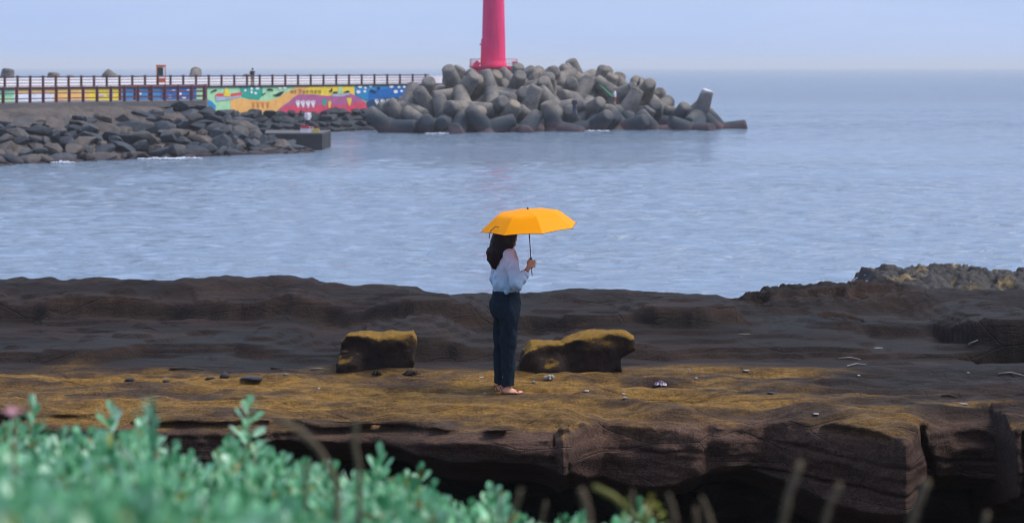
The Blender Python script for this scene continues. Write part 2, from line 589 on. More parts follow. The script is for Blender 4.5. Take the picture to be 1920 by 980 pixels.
def build_shelf():
    # front edge with its overhang
    cell = np.array([.026, .026, .021])
    P, lo, cell = box_grid((-9.5, 17.3, 1.5), (9.5, 20.4, 3.42), cell)
    X, Y, Z = P
    x1 = X[:, 0, 0]
    zl = 3.16
    dep = (zl - Z)                                   # depth below the lip
    D1 = prof([(-300, .5), (0, .5), (150, .33), (330, .42), (430, .30), (520, .17), (700, .19), (850, .31), (1000, .34), (1060, .40), (1100, .56), (1200, .62), (1310, .60), (1335, .54), (1400, .48), (1480, .68), (1600, .76), (1700, .76), (1720, .62), (1900, .7), (2300, .7)], 19)(x1)[:, None, None]
    xz = X + 0 * Z
    offs = .10 * fbm2(xz * .8, Z * 2.2 + xz * .35, 4, 91) + .022 * fbm2(xz * 1.1, Z * 13, 3, 93) + .022 * fbm2(xz * 4, Z * 5, 4, 95, .6)
    left = sstep(1.9, 1.7, X - .25)[:, :, :] * sstep(.75, .45, X)
    # undercut groove just under the lip on the left half, thinner on the right
    g = np.exp(-((dep - (.075 + .025 * fbm2(xz * .8, xz * 0, 3, 97))) / .035) ** 2)
    offs = offs + g * (.13 * left + .03) * (1 + .6 * fbm2(xz * 1.1, xz * 0 + 5, 3, 98))
    # bedding cracks in the right-hand blocks
    for zc, sl, x0, x1_, dp, wd in ((2.66, -.06, 1.9, 4.0, .10, .014), (2.86, -.03, .6, 2.0, .04, .012), (2.93, -.10, 2.2, 4.2, .05, .016), (2.72, .02, 4.0, 6, .05, .012), (2.95, .02, -5, .4, .04, .014)):
        line = np.exp(-((Z - (zc + sl * (X - x0) + .02 * fbm2(xz * 1.7, xz * 0 + 2, 3, 99))) / wd) ** 2)
        offs = offs + dp * line * sstep(x0 - .1, x0 + .15, X) * sstep(x1_ + .1, x1_ - .15, X)
    # vertical joints
    for xc, w, dp, tilt in ((.50, .012, .07, .06), (1.80, .06, .10, .10), (3.76, .03, .20, .22), (-2.2, .03, .05, .1), (4.62, .025, .16, -.05)):
        xc_ = xc + tilt * dep + .03 * fbm2(Z * 3, Z * 0 + xc, 2, 101)
        offs = offs + dp * np.exp(-((X - xc_) / (w * (1 + .8 * dep))) ** 2) * sstep(-.05, .12, dep)
    # the deep cave below
    ov = np.clip(dep - D1 - .06 * fbm2(xz * 1.6, xz * 0 + 7, 3, 103), 0, None)
    offs = offs + np.minimum(2.1, 3.2 * ov)
    # below the cave roof on the far right the blocks reach further down
    yf = lip(x1)[:, None, None] + offs - .02
    tp = top(X[:, :, 0], Y[:, :, 0])[:, :, None]
    f = smax((Z - tp), (yf - Y) * .8, .055)
    f = f + .006 * vnoise3(X * 9, Y * 9, Z * 16, 5)
    # open joint through the upper surface at the crack
    crack = np.abs(X - (.50 + .10 * np.sin(Y * 7) + .12 * (Y - 18.8))) - .007 * sstep(19.6, 18.9, Y)
    f = np.maximum(f, -np.maximum(crack, (2.85 - Z)))
    V, Q = surface_nets(f.astype(np.float32), lo, cell)
    # upper surface behind
    xs = np.arange(-11, 11.01, .034); ys = np.concatenate([np.arange(20.375, 23, .028), np.arange(23, 27.8, .034)])
    GX, GY = np.meshgrid(xs, ys)
    GZ = top(GX, GY)
    n0, n1 = GX.shape
    V2 = np.stack([GX, GY, GZ], -1).reshape(-1, 3)
    i = np.arange((n0 - 1) * n1).reshape(n0 - 1, n1)[:, :-1].ravel()
    Q2 = np.stack([i, i + 1, i + n1 + 1, i + n1], 1) + len(V)
    V = np.concatenate([V, V2]); Q = np.concatenate([Q, Q2])
    m = mesh_np('rock_shelf', V, Q)
    # where the ochre lichen grows: the front strip, thinning to the right
    x, y, z = V[:, 0], V[:, 1], V[:, 2]
    lx = np.interp(x, LIP_X, LIP_Y)
    st = fbm2(x * .8, y * 3.0, 4, 111) + .35 * fbm2(x * 4, y * 9, 3, 113)
    li = sstep(22.1, 21.5, y + .25 * fbm2(x * .7, y * 0, 2, 115)) * sstep(3.3, .9, x + .9 * fbm2(x * .9, y * 3.0, 4, 116) - .9 * sstep(20.6, 19.6, y))
    li = li * sstep(-.75, .65, st + .22 - .42 * sstep(.9, .1, y - lx)) * sstep(2.98, 3.08, z)
    li = li * sstep(-.05, .12, y - lx + .03)
    li2 = .55 * sstep(.15, .5, fbm2(x * .9, y * 2.6, 4, 117)) * sstep(20.6, 19.6, y) * sstep(5.2, 4.2, x) * sstep(-.02, .1, y - lx) * sstep(2.98, 3.08, z)
    spot = .8 * np.exp(-((x - 1.15) / .22) ** 2 - ((z - 3.02) / .07) ** 2) * sstep(19.6, 19.2, y)
    spot += .5 * np.exp(-((x + 4.0) / .35) ** 2 - ((z - 2.95) / .12) ** 2) * sstep(19.9, 19.5, y)
    at = m.attributes.new('lichen', 'FLOAT', 'POINT')
    at.data.foreach_set('value', np.clip(np.maximum(np.maximum(li, li2), spot), 0, 1).astype(np.float32))
    fresh = sstep(3.14, 3.04, z) * sstep(20.4, 20.0, y) * (.65 + .35 * fbm2(x * .8, z * 3, 3, 119))
    warm = sstep(22.2, 21.4, y + .3 * fbm2(x * .7, y * 0, 2, 115)) * sstep(4.2, .4, x + .9 * fbm2(x * .8, y * 2.2, 4, 123) - 1.4 * sstep(20.8, 19.6, y)) * sstep(2.95, 3.06, z) * (.8 + .2 * fbm2(x * 1.1, y * 3, 3, 121))
    at = m.attributes.new('warm', 'FLOAT', 'POINT')
    at.data.foreach_set('value', np.clip(warm, 0, 1).astype(np.float32))
    at = m.attributes.new('fresh', 'FLOAT', 'POINT')
    at.data.foreach_set('value', np.clip(fresh, 0, 1).astype(np.float32))
    return m


def mat_shelf(use_attr=True, lichen_all=False):
    m, nt, b = new_mat('shelf_rock')
    pos = position(nt)
    mp = N(nt, 'Mapping', Scale=(.45, 1.0, 2.2)); nt.links.new(pos, mp.inputs['Vector'])
    n1 = noise_node(nt, 1.7, 6, .62, mp.outputs['Vector'], .3)
    mp2 = N(nt, 'Mapping', Scale=(.45, 1.0, 1.7)); nt.links.new(pos, mp2.inputs['Vector'])
    n2 = noise_node(nt, 15, 7, .72, mp2.outputs['Vector'], .2)
    n3 = noise_node(nt, 90, 3, .6, pos)
    brown = ramp(nt, n1.outputs['Fac'], [(.28, (.0075, .0048, .0043)), (.5, (.022, .0122, .0094)), (.72, (.056, .030, .021))])
    grey = ramp(nt, n1.outputs['Fac'], [(.3, (.0125, .0130, .0143)), (.7, (.033, .0325, .0335))])
    geo = nt.nodes.new('ShaderNodeNewGeometry')
    sep = nt.nodes.new('ShaderNodeSeparateXYZ'); nt.links.new(geo.outputs['Normal'], sep.inputs[0])
    up = N(nt, 'MapRange', From__Min=.80, From__Max=.985); nt.links.new(sep.outputs['Z'], up.inputs['Value'])
    dusty = math_node(nt, 'MULTIPLY', up.outputs[0], ramp(nt, noise_node(nt, .55, 4, .6, mp.outputs['Vector']).outputs['Fac'], [(.40, (.05, .05, .05)), (.62, (1, 1, 1))]))
    c = mixc(nt, dusty, brown, grey)
    atw = N(nt, 'Attribute', _attribute_name='warm')
    c = mixc(nt, math_node(nt, 'MULTIPLY', atw.outputs['Fac'], .85), c, ramp(nt, n2.outputs['Fac'], [(.25, (.045, .027, .017)), (.5, (.10, .058, .030)), (.75, (.16, .093, .045))]))
    atf = N(nt, 'Attribute', _attribute_name='fresh')
    broken = ramp(nt, n2.outputs['Fac'], [(.25, (.055, .030, .022)), (.5, (.125, .068, .048)), (.75, (.20, .115, .078))])
    c = mixc(nt, math_node(nt, 'MULTIPLY', atf.outputs['Fac'], .9), c, broken)
    at = N(nt, 'Attribute', _attribute_name='lichen')
    lup = N(nt, 'MapRange', From__Min=.35, From__Max=.9); nt.links.new(sep.outputs['Z'], lup.inputs['Value'])
    och = ramp(nt, n2.outputs['Fac'], [(.25, (.145, .076, .018)), (.5, (.285, .152, .027)), (.75, (.41, .23, .048))])
    br = math_node(nt, 'MULTIPLY', math_node(nt, 'MULTIPLY', at.outputs['Fac'], math_node(nt, 'ADD', math_node(nt, 'MULTIPLY', lup.outputs[0], .72), .28)), ramp(nt, n2.outputs['Fac'], [(.25, (.35, .35, .35)), (.6, (1, 1, 1))]))
    c = mixc(nt, br, c, och)
    n4 = noise_node(nt, 34, 4, .75, pos)
    c = mixc(nt, 1.0, c, ramp(nt, n4.outputs['Fac'], [(.34, (.62, .62, .63)), (.5, (.97, .97, .97)), (.66, (1.28, 1.25, 1.22))]), 'MULTIPLY')
    vor = N(nt, 'TexVoronoi', _feature='DISTANCE_TO_EDGE', Scale=1.6); nt.links.new(mp2.outputs['Vector'], vor.inputs['Vector'])
    crk = ramp(nt, math_node(nt, 'ADD', vor.outputs['Distance'], math_node(nt, 'MULTIPLY', n4.outputs['Fac'], .02)), [(.012, (0, 0, 0)), (.028, (1, 1, 1))])
    gr = ramp(nt, n3.outputs['Fac'], [(.30, (.62, .62, .62)), (.62, (1.15, 1.15, 1.15))])
    c = mixc(nt, 1.0, c, gr, 'MULTIPLY')
    nt.links.new(c, b.inputs['Base Color'])
    b.inputs['Roughness'].default_value = .82
    b.inputs['Specular IOR Level'].default_value = .25
    h = math_node(nt, 'ADD', n2.outputs['Fac'], math_node(nt, 'MULTIPLY', n3.outputs['Fac'], .35))
    h = math_node(nt, 'ADD', h, math_node(nt, 'MULTIPLY', n4.outputs['Fac'], .8))
    h = math_node(nt, 'ADD', h, math_node(nt, 'MULTIPLY', crk, .5))
    bump(nt, b, h, .9, .04)
    return m


MAT_SHELF = mat_shelf()
shelf = struct(obj('rock_shelf', build_shelf(), MAT_SHELF), 'dark layered volcanic rock shelf with an ochre lichen strip along its front')


def ground_hit(px, py):
    ys = np.arange(18.6, 26.3, .01)
    xs = (px - 960) / F * ys
    p = HY + (CZ - top(xs, ys)) * F / ys
    k = np.argmax(p <= py)
    return Vector((xs[k], ys[k], float(top(xs[k:k + 1], ys[k:k + 1])[0])))


# ------------------------------------------------------------------ bank under the photographer and the floor below the overhang
def build_bank():
    xs = np.arange(-14, 14.01, .25); ys = np.concatenate([np.arange(-12, 27.5, .25)])
    GX, GY = np.meshgrid(xs, ys)
    GZ = 4.85 - .05 * np.clip(GY, 0, 5) - 3.6 * sstep(4.6, 15, GY) + .12 * fbm2(GX * .7, GY * .7, 3, 131) * sstep(0, 2, np.abs(GY))
    GZ = np.where(GY > 22, GZ - 3 * sstep(22, 27, GY), GZ)
    n0, n1 = GX.shape
    V = np.stack([GX, GY, GZ], -1).reshape(-1, 3)
    i = np.arange((n0 - 1) * n1).reshape(n0 - 1, n1)[:, :-1].ravel()
    m = mesh_np('ground', V, np.stack([i, i + 1, i + n1 + 1, i + n1], 1))
    return struct(obj('ground', m, mat_simple('bank_soil', (.028, .022, .017), .95, (.05, .042, .03), 2.0, .6, 9, .05)), 'dark stony bank sloping down to the rock shelf')


build_bank()

# ================================================================== BREAKWATER, LIGHTHOUSE, TETRAPODS
def stone_mesh(k, flat=.58, chunky=.25):
    """An angular boulder: a cut-down convex block with worn edges."""
    r = np.random.default_rng(100 + k)
    bm = bmesh.new()
    pts = []
    for _ in range(15):
        v = r.normal(size=3); v /= np.linalg.norm(v)
        v *= np.array([1, .8, flat]) * (.82 + chunky * r.random())
        pts.append(bm.verts.new(v))
    g = bmesh.ops.convex_hull(bm, input=pts)
    bmesh.ops.delete(bm, geom=[e for e in g['geom_interior'] if isinstance(e, bmesh.types.BMVert)], context='VERTS')
    bmesh.ops.dissolve_limit(bm, angle_limit=.30, verts=bm.verts[:], edges=bm.edges[:])
    bmesh.ops.triangulate(bm, faces=bm.faces[:])
    bmesh.ops.subdivide_edges(bm, edges=bm.edges[:], cuts=1, use_grid_fill=True)
    bmesh.ops.smooth_vert(bm, verts=bm.verts[:], factor=.28, use_axis_x=True, use_axis_y=True, use_axis_z=True)
    m = bpy.data.meshes.new('stone'); bm.to_mesh(m); bm.free()
    for p in m.polygons:
        p.use_smooth = False
    return m


def mat_stone(name, a, b_, c_, wet=None):
    m, nt, b = new_mat(name)
    pos = position(nt)
    oi = nt.nodes.new('ShaderNodeObjectInfo')
    base = ramp(nt, oi.outputs['Random'], [(0, a), (.55, b_), (.9, c_), (1, c_)])
    n = noise_node(nt, 2.2, 6, .65, pos)
    v = ramp(nt, n.outputs['Fac'], [(.3, (.6, .6, .6)), (.7, (1.35, 1.3, 1.25))])
    c = mixc(nt, 1.0, base, v, 'MULTIPLY')
    if wet:
        sep = nt.nodes.new('ShaderNodeSeparateXYZ'); nt.links.new(pos, sep.inputs[0])
        z = math_node(nt, 'ADD', sep.outputs['Z'], math_node(nt, 'MULTIPLY', n.outputs['Fac'], .6))
        w = N(nt, 'MapRange', From__Min=.75, From__Max=.45); nt.links.new(z, w.inputs['Value'])
        c = mixc(nt, w.outputs[0], c, wet)
    nt.links.new(c, b.inputs['Base Color'])
    b.inputs['Roughness'].default_value = .75
    b.inputs['Specular IOR Level'].default_value = .3
    bump(nt, b, noise_node(nt, 5, 6, .7, pos).outputs['Fac'], .6, .12)
    return m


STONES = [stone_mesh(k) for k in range(12)]
MAT_STONE = mat_stone('basalt_stone', (.028, .035, .047), (.052, .063, .080), (.098, .084, .076), (.045, .035, .04))
MAT_STONE_FAR = mat_stone('dark_basalt_stone', (.020, .026, .036), (.030, .038, .050), (.044, .052, .064), (.024, .022, .026))
for m_ in STONES:
    m_.materials.append(MAT_STONE)
STONES_FAR = []
for m_ in STONES:
    c_ = m_.copy(); c_.materials.clear(); c_.materials.append(MAT_STONE_FAR); STONES_FAR.append(c_)


def put_stone(parent, p, size, far=False, r=random):
    o = bpy.data.objects.new('stone', r.choice(STONES_FAR if far else STONES))
    COL.objects.link(o)
    o.parent = parent
    o.location = p
    o.rotation_euler = (r.uniform(-.35, .35) + .35, r.uniform(-.3, .3), r.uniform(0, 6.28))
    s = size
    o.scale = (s * r.uniform(.85, 1.25), s * r.uniform(.8, 1.15), s * r.uniform(.6, .9))
    return o


# ------------------------------------------------------------------ pier with the painted wall
P0 = np.array([(0 - 960) / F * 180.0, 180.0]); P1 = np.array([(800 - 960) / F * 224.0, 224.0])
PD = (P1 - P0) / np.linalg.norm(P1 - P0)
PN = np.array([-PD[1], PD[0]])                       # away from the camera
if PN[1] < 0:
    PN = -PN
DECK = 4.54


def on_wall(px, py, off=0.0):
    """World point where the photo ray meets the wall's front face, off metres proud of it."""
    u = (px - 960) / F
    # P0 + s PD = d (u, 1)
    A = np.array([[PD[0], -u], [PD[1], -1.0]])
    s, d = np.linalg.solve(A, -P0)
    p = P0 + s * PD - PN * off
    return Vector((p[0], p[1], CZ - (py - HY) / F * d)), s


MAT_CONC = mat_simple('grey_concrete', (.20, .20, .20), .85, (.32, .31, .30), 1.2, .4, 9, .03)
MAT_DARKCONC = mat_simple('dark_wet_concrete', (.026, .025, .030), .8, (.046, .044, .048), .9, .5, 5, .05)
pier = tag(empty('breakwater', (P0[0], P0[1], 0)), 'long concrete breakwater whose wall is painted with a colourful sea mural', 'breakwater')


def pier_pt(s, off, z):
    p = P0 + s * PD + PN * off
    return Vector((p[0], p[1], z))


def pier_box(mb, s0, s1, o0, o1, z0, z1, mi=0):
    V = [pier_pt(s, o, z) - pier.location for s in (s0, s1) for o in (o0, o1) for z in (z0, z1)]
    mb.add(V, [(0, 1, 3, 2), (4, 6, 7, 5), (0, 4, 5, 1), (2, 3, 7, 6), (0, 2, 6, 4), (1, 5, 7, 3)], mi)


PLEN = float(np.linalg.norm(P1 - P0))
MAT_PALE = mat_simple('pale_wall_paint', (.45, .55, .42), .8, (.52, .60, .47), .8)
MAT_PARAPET = mat_simple('whitewashed_parapet', (.80, .78, .84), .8, (.88, .86, .90), .5)
s_ = -14.0
while s_ < PLEN + 14:
    mb = MB(); pier_box(mb, s_, s_ + 6.96, 0, .5, .3, DECK - .18)
    mb.build('wall_panel', MAT_PALE, pier)
    mb = MB(); pier_box(mb, s_, s_ + 6.96, -.10, .6, DECK - .18, DECK)
    mb.build('coping', MAT_DARKCONC, pier)
    mb = MB(); pier_box(mb, s_, s_ + 6.98, 6.0, 6.5, .5, DECK + .78)
    mb.build('parapet', MAT_PARAPET, pier)
    s_ += 7.0
mb = MB(); pier_box(mb, -14, PLEN + 14, .6, 6.0, .2, DECK - .02); mb.build('deck', MAT_CONC, pier)


def paint(name, col, var=.12):
    return mat_simple('mural_' + name, tuple(c * (1 - var) for c in col), .75, tuple(min(1, c * (1 + var)) for c in col), 1.6)


PAINT = {k: paint(k, v) for k, v in dict(
    mint=(.42, .74, .42), teal=(0.0256, 0.384, 0.282), green=(0.23, 0.589, 0.384), orange=(0.92, 0.538, 0.179), peach=(.90, .48, .14), yellow=(.90, .66, .06), blue=(.005, .14, .46), sky=(.02, .27, .58),
    navy=(.02, .06, .14), pink=(.72, .07, .14), mauve=(.46, .13, .30), red=(0.845, 0.064, 0.064), white=(0.92, 0.92, 0.92), lilac=(0.768, 0.819, 0.92), black=(.015, .018, .03), steel=(0.461, 0.486, 0.64),
    violet=(0.282, 0.166, 0.538), ink=(.16, .10, .05), coralred=(0.704, 0.256, 0.064)).items()}


def mural(name, col, polys, layer):
    """Painted shapes, photo outline polygons laid as a thin coat on the wall."""
    for poly in polys:
        mb = MB()
        pts = [on_wall(px, py, .012 * layer + .006)[0] - pier.location for px, py in poly]
        mb.add(pts, [tuple(range(len(pts)))])
        mb.build(name, PAINT[col], pier)


def wl_top(px):
    return np.interp(px, [0, 385, 665, 800], [165.6, 162.6, 159.6, 158.0]) + 1.6


def wl_bot(px):
    return np.interp(px, [0, 385, 520, 800], [212, 212, 210, 203])


def band(p0, p1, t0=0., t1=1., n=6, wav=0.0):
    xs = np.linspace(p0, p1, n + 1)
    up = [(x, wl_top(x) * (1 - t0) + wl_bot(x) * t0 + wav * math.sin(x * .21)) for x in xs]
    dn = [(x, wl_top(x) * (1 - t1) + wl_bot(x) * t1 + wav * math.sin(x * .17 + 2)) for x in xs[::-1]]
    return up + dn


def blob(cx, cy, rx, ry, n=12, j=0.0):
    return [(cx + rx * math.cos(a) * (1 + j * math.sin(3 * a + cx)), cy + ry * math.sin(a) * (1 + j * math.cos(2 * a + cy))) for a in [2 * math.pi * k / n for k in range(n)]]


mural('painted_backdrop', 'green', [band(-20, 26, 0, .32)], 1)
mural('painted_backdrop', 'mint', [band(-20, 26, .32, .72)], 1)
mural('painted_backdrop', 'peach', [band(-20, 34, .72, 1)], 1)
mural('painted_backdrop', 'orange', [band(26, 112, 0, .22, 8, 1.0)], 1)
mural('painted_backdrop', 'lilac', [band(26, 104, .2, .9, 8, 1.2)], 2)
mural('painted_backdrop', 'orange', [band(100, 165, .0, .5, 6, 1.0)], 3)
mural('painted_backdrop', 'mauve', [band(104, 168, .48, .92, 6, .8)], 4)
mural('painted_backdrop', 'yellow', [band(165, 228, 0, .62, 6, .8)], 1)
mural('painted_backdrop', 'pink', [band(160, 218, .6, .95, 6, 1.5)], 2)
mural('painted_boat', 'steel', [[(178, 177), (196, 178), (192, 181), (181, 181)], [(200, 176), (214, 174), (211, 179), (202, 179)]], 5)
mural('painted_backdrop', 'sky', [band(224, 366, 0, .7, 10, .8)], 1)
mural('painted_backdrop', 'blue', [band(226, 300, .45, .9, 6, 1.0), band(300, 368, .0, .5, 6, 1.5)], 2)
mural('painted_backdrop', 'navy', [band(300, 384, .70, 1, 6, 1.5)], 3)
mural('painted_jellyfish', 'white', [blob(325, 171, 4, 2.6), blob(336, 176, 4, 2.4), blob(318, 181, 5, 2.6), blob(352, 170, 3.5, 2.2), blob(344, 183, 4, 2), blob(268, 190, 6, 2.5), blob(262, 176, 3, 1.6)], 5)
mural('painted_backdrop', 'mint', [band(366, 560, 0, 1, 12)], 1)
mural('painted_foam', 'sky', [[(385, 186), (396, 190), (404, 198), (404, 208), (380, 208)]], 2)
mural('painted_backdrop', 'teal', [[(449, 163.8), (492, 163.2), (492, 176), (486, 187), (466, 186), (452, 181)]], 3)
mural('painted_jellyfish', 'white', [blob(471, 166.5, 2.6, 2.6), blob(482, 166, 3.6, 2.6), blob(459, 169.5, 2.2, 2.2), blob(471, 173, 2.4, 2.4), blob(478.5, 175, 2.6, 2.2), blob(524, 165.5, 3.2, 2.2), blob(533, 165, 3.6, 2.2)], 5)
mural('painted_whale', 'black', [[(393, 173), (397, 170.5), (402, 168), (406.5, 168), (405, 171), (400, 172), (396, 173.5)], [(498, 169), (503, 166), (509, 167), (513, 171), (507, 170), (502, 170)], [(488, 179), (494, 175), (499, 173.5), (497, 176), (492, 179)], [(509, 178), (516, 177), (523, 173), (532, 171), (530, 175), (524, 180), (517, 181)]], 6)
mural('painted_ship', 'steel', [[(403, 180), (430, 182), (452, 178), (450, 182), (432, 186), (405, 190)]], 5)
mural('painted_ship', 'red', [[(403, 177), (408, 175), (419, 175.5), (419, 180.5), (403, 180.5)], [(432, 176), (446, 174), (451, 173), (454, 178), (432, 180.5)]], 6)
mural('painted_sail', 'yellow', [[(418, 181), (421, 167), (424, 165), (427, 169), (432, 181)]], 7)
mural('painted_dune', 'peach', [[(432, 187), (445, 184), (470, 187), (500, 190), (520, 184), (535, 174), (548, 168), (556, 161.8), (600, 161.2), (600, 211), (432, 211)]], 3)
mural('painted_backdrop', 'yellow', [[(582, 161.4), (664, 160.6), (664, 190), (582, 190), (570, 180), (572, 168)]], 4)
mural('painted_coral', 'coralred', [[(471 + k * 9 + dx, 191), (473 + k * 9 + dx, 191), (475.5 + k * 9, 202), (473.5 + k * 9, 202)] for k in range(4) for dx in (0, 4.4)], 6)
mural('painted_reef', 'mauve', [[(520, 206), (530, 198), (542, 190), (550, 182), (560, 177), (585, 177), (612, 180), (640, 178), (658, 176), (668, 181), (684, 192), (687, 206)]], 6)
mural('painted_reef', 'pink', [[(517, 212), (530, 201), (545, 197), (575, 201), (605, 196), (640, 198), (665, 193), (684, 191), (688, 205), (688, 212)]], 7)
mural('painted_coral', 'white', [[(554 + k * 9.5 + dx, 188 + abs(dx - 3)), (556 + k * 9.5 + dx, 188), (559 + k * 9.5, 202), (557 + k * 9.5, 202)] for k in range(4) for dx in (-1, 3, 6)], 8)
mural('painted_coral', 'yellow', [[(648, 184), (658, 184), (657, 193), (654, 200), (651, 193)], [(614, 192), (618, 188), (620, 193), (618, 202), (615, 202)]], 8)
mural('painted_coral', 'teal', [blob(607, 192, 4, 7)], 8)
mural('painted_boat', 'steel', [[(620, 176.5), (640, 176.5), (656, 173.5), (654, 178), (640, 181.5), (622, 181)]], 8)
mural('painted_boat', 'black', [[(622, 175.5), (624, 172), (631, 172), (631, 175.5)], [(642, 174), (646, 171.5), (652, 169.5), (655, 173.5)], [(614, 171.5), (619, 168.5), (621, 163.5), (622, 170), (621, 173)]], 9)
mural('painted_sail', 'mint', [[(632, 176), (634, 163), (639, 163), (641, 176)]], 9)
mural('painted_backdrop', 'sky', [[(664, 162), (700, 159.6), (800, 158.8), (800, 186), (690, 190), (676, 184), (664, 176)]], 3)
mural('painted_backdrop', 'blue', [[(690, 172), (740, 163), (800, 166), (800, 190), (690, 192)]], 4)
mural('painted_backdrop', 'navy', [[(686, 192), (696, 187), (720, 184), (750, 182), (800, 180), (800, 204), (686, 206)]], 5)
mural('painted_jellyfish', 'white', [blob(x, y, r, r * .8) for x, y, r in ((674, 162.5, 4), (684, 165, 2.6), (694, 161.5, 3), (671, 172.5, 4), (683, 171.5, 2.8), (733, 162, 4), (747, 163.5, 2.6), (757, 163, 2.6), (741, 172, 4), (752, 171, 2.6))], 6)
mural('painted_diver', 'black', [[(691, 170), (696, 167.5), (702, 171), (707, 173), (701, 174.5), (695, 172.5)], [(704, 165), (709, 162.8), (713, 166), (709, 168)]], 7)
mural('painted_coral', 'lilac', [[(702 + k * 11 + dx, 185 + abs(dx - 3)), (703.6 + k * 11 + dx, 185), (708 + k * 11, 198), (706 + k * 11, 198)] for k in range(5) for dx in (-1, 2.4, 6)], 8)
# the short line of lettering over the reef: two small syllables, a large 7, five more syllables
def lettering():
    mb = MB()
    done = []

    def flush():
        nonlocal mb
        mb.build('painted_letter', PAINT['ink'], pier); mb = MB()

    def stroke(x0, y0, x1, y1, w=.55):
        n = math.hypot(x1 - x0, y1 - y0) or 1
        nx, ny = -(y1 - y0) / n * w, (x1 - x0) / n * w
        mb.add([on_wall(x, y, .115)[0] - pier.location for x, y in ((x0 + nx, y0 + ny), (x1 + nx, y1 + ny), (x1 - nx, y1 - ny), (x0 - nx, y0 - ny))], [(0, 1, 2, 3)])
    def syll(x, y, k, s=1.0):
        w, h = 4.2 * s, 5.6 * s
        stroke(x, y, x + w * .55, y); stroke(x, y, x, y + h * .45); stroke(x, y + h * .45, x + w * .55, y + h * .45)
        stroke(x + w * .85, y - .6, x + w * .85, y + h * (.95 if k % 2 else .55))
        if k % 3:
            stroke(x + w * .1, y + h * .8, x + w * .9, y + h * .8)
        if k % 2 == 0:
            stroke(x + w * .6, y + h * .25, x + w * .85, y + h * .25)
    syll(544.5, 170, 1, .85); flush(); syll(550.5, 170, 2, .85); flush()
    stroke(557.5, 168.2, 563.5, 168.2, .7); stroke(563.3, 168.2, 560, 176, .7); flush()
    for k, x in enumerate((566, 573, 581, 588.5, 596)):
        syll(x, 169.6, k + 1, 1.05); flush()


lettering()

# ------------------------------------------------------------------ railings
MAT_RAIL = mat_simple('brown_rail_paint', (.075, .030, .035), .6, (.11, .045, .045), 3)
MAT_RAIL2 = mat_simple('maroon_rail_paint', (.12, .035, .05), .6, (.16, .05, .06), 3)
rail = tag(empty('railing', pier_pt(0, .2, DECK)), 'brown metal railing along the top of the painted breakwater', 'railing')
post_m = MB(); post_m.box((-.08, -.08, 0), (.08, .08, .98)); post_m.box((-.10, -.10, .98), (.10, .10, 1.05)); post_m = post_m.mesh('post', [MAT_RAIL])
yaw = math.atan2(PD[1], PD[0])
k_ = -8
posts_s = []
px_ = -60.0
while px_ < 815:
    _, s_ = on_wall(px_, 160); posts_s.append(s_)
    px_ += 23.9
for s_ in posts_s:
    o = bpy.data.objects.new('post', post_m); COL.objects.link(o); o.parent = rail
    o.location = pier_pt(s_, .2, DECK) - rail.location; o.rotation_euler = (0, 0, yaw)
for z, r_ in ((.94, .05), (.66, .035), (.38, .035), (.14, .03)):
    mb = MB(); mb.tube([pier_pt(posts_s[0] - .6, .2, DECK + z) - rail.location, pier_pt(posts_s[-1] + .6, .2, DECK + z) - rail.location], r_, 6)
    mb.build('rail', MAT_RAIL, rail)

# ------------------------------------------------------------------ riprap at the foot of the painted wall
rip = tag(empty('riprap_slope', pier_pt(20, -6, 0)), 'dark boulder slope along the foot of the painted wall', 'riprap')
rr = random.Random(5)
for row in range(5):
    s_ = 4.0
    while s_ < PLEN + 4:
        off = -1.1 - (4 - row) * 1.75 + rr.uniform(-.4, .4)
        z = 1.62 - (4 - row) * .52 + rr.uniform(-.15, .15)
        put_stone(rip, pier_pt(s_, off, z) - rip.location, rr.uniform(.85, 1.2), True, rr)
        s_ += rr.uniform(1.35, 1.95)
mb = MB()
V_ = [pier_pt(s, o, z) - rip.location for s in (-10, PLEN + 12) for o, z in ((.1, 1.7), (-9.5, -.9), (-9.5, -1.0), (.1, -1.0))]
mb.add(V_, [(0, 1, 5, 4), (1, 2, 6, 5), (0, 4, 7, 3), (0, 3, 2, 1), (4, 5, 6, 7), (2, 3, 7, 6)])
mb.build('rubble_core', MAT_STONE_FAR, rip)

# ------------------------------------------------------------------ nearer rubble jetty with its own railing
jet = tag(empty('rubble_jetty', W(200, 300, 138) * 1.0), 'rubble stone jetty of grey boulders under a dirt-topped cap, nearer than the mural', 'jetty')
jet.location.z = 0
JW = [(-140, 312, 132), (0, 310, 133.5), (120, 304, 138), (300, 297, 143.6), (430, 292, 148), (565, 287, 152.5)]     # waterline px, py, depth


def jet_pt(px, t):
    """A point on the jetty's seaward slope: t = 0 at the waterline, 1 at the crest."""
    d0 = np.interp(px, [j[0] for j in JW], [j[2] for j in JW])
    ztop = np.interp(px, [-200, 0, 260, 385, 440, 500, 570], [3.6, 3.58, 3.65, 3.52, 2.65, 1.55, .2])
    back = 11.5 * np.interp(px, [-200, 380, 570], [1, 1, .25])
    d = d0 + back * t
    x = (px - 960) / F * d
    zz = ztop * (t ** .92)
    return Vector((x, d, zz))


rr = random.Random(9)
nst = 0
for row in range(10):
    t = row / 9.0
    px_ = -70.0 + rr.uniform(0, 20)
    while px_ < 575:
        s_ = rr.uniform(.72, 1.6) * (1.0 if row < 6 else .85)
        bare = row >= 8 and px_ < 250
        deep = .35 if (row >= 6 and px_ < 330) else 0
        p = jet_pt(px_, min(1.0, t + rr.uniform(-.03, .03)))
        if not bare and (row < 9 or px_ > 330):
            if not (px_ > 500 and t > .8):
                put_stone(jet, Vector((p.x, p.y, p.z - (.30 + deep * .6) * s_ + rr.uniform(-.12, .12))) - jet.location, s_, False, rr)
                nst += 1
        px_ += s_ * rr.uniform(25, 32)
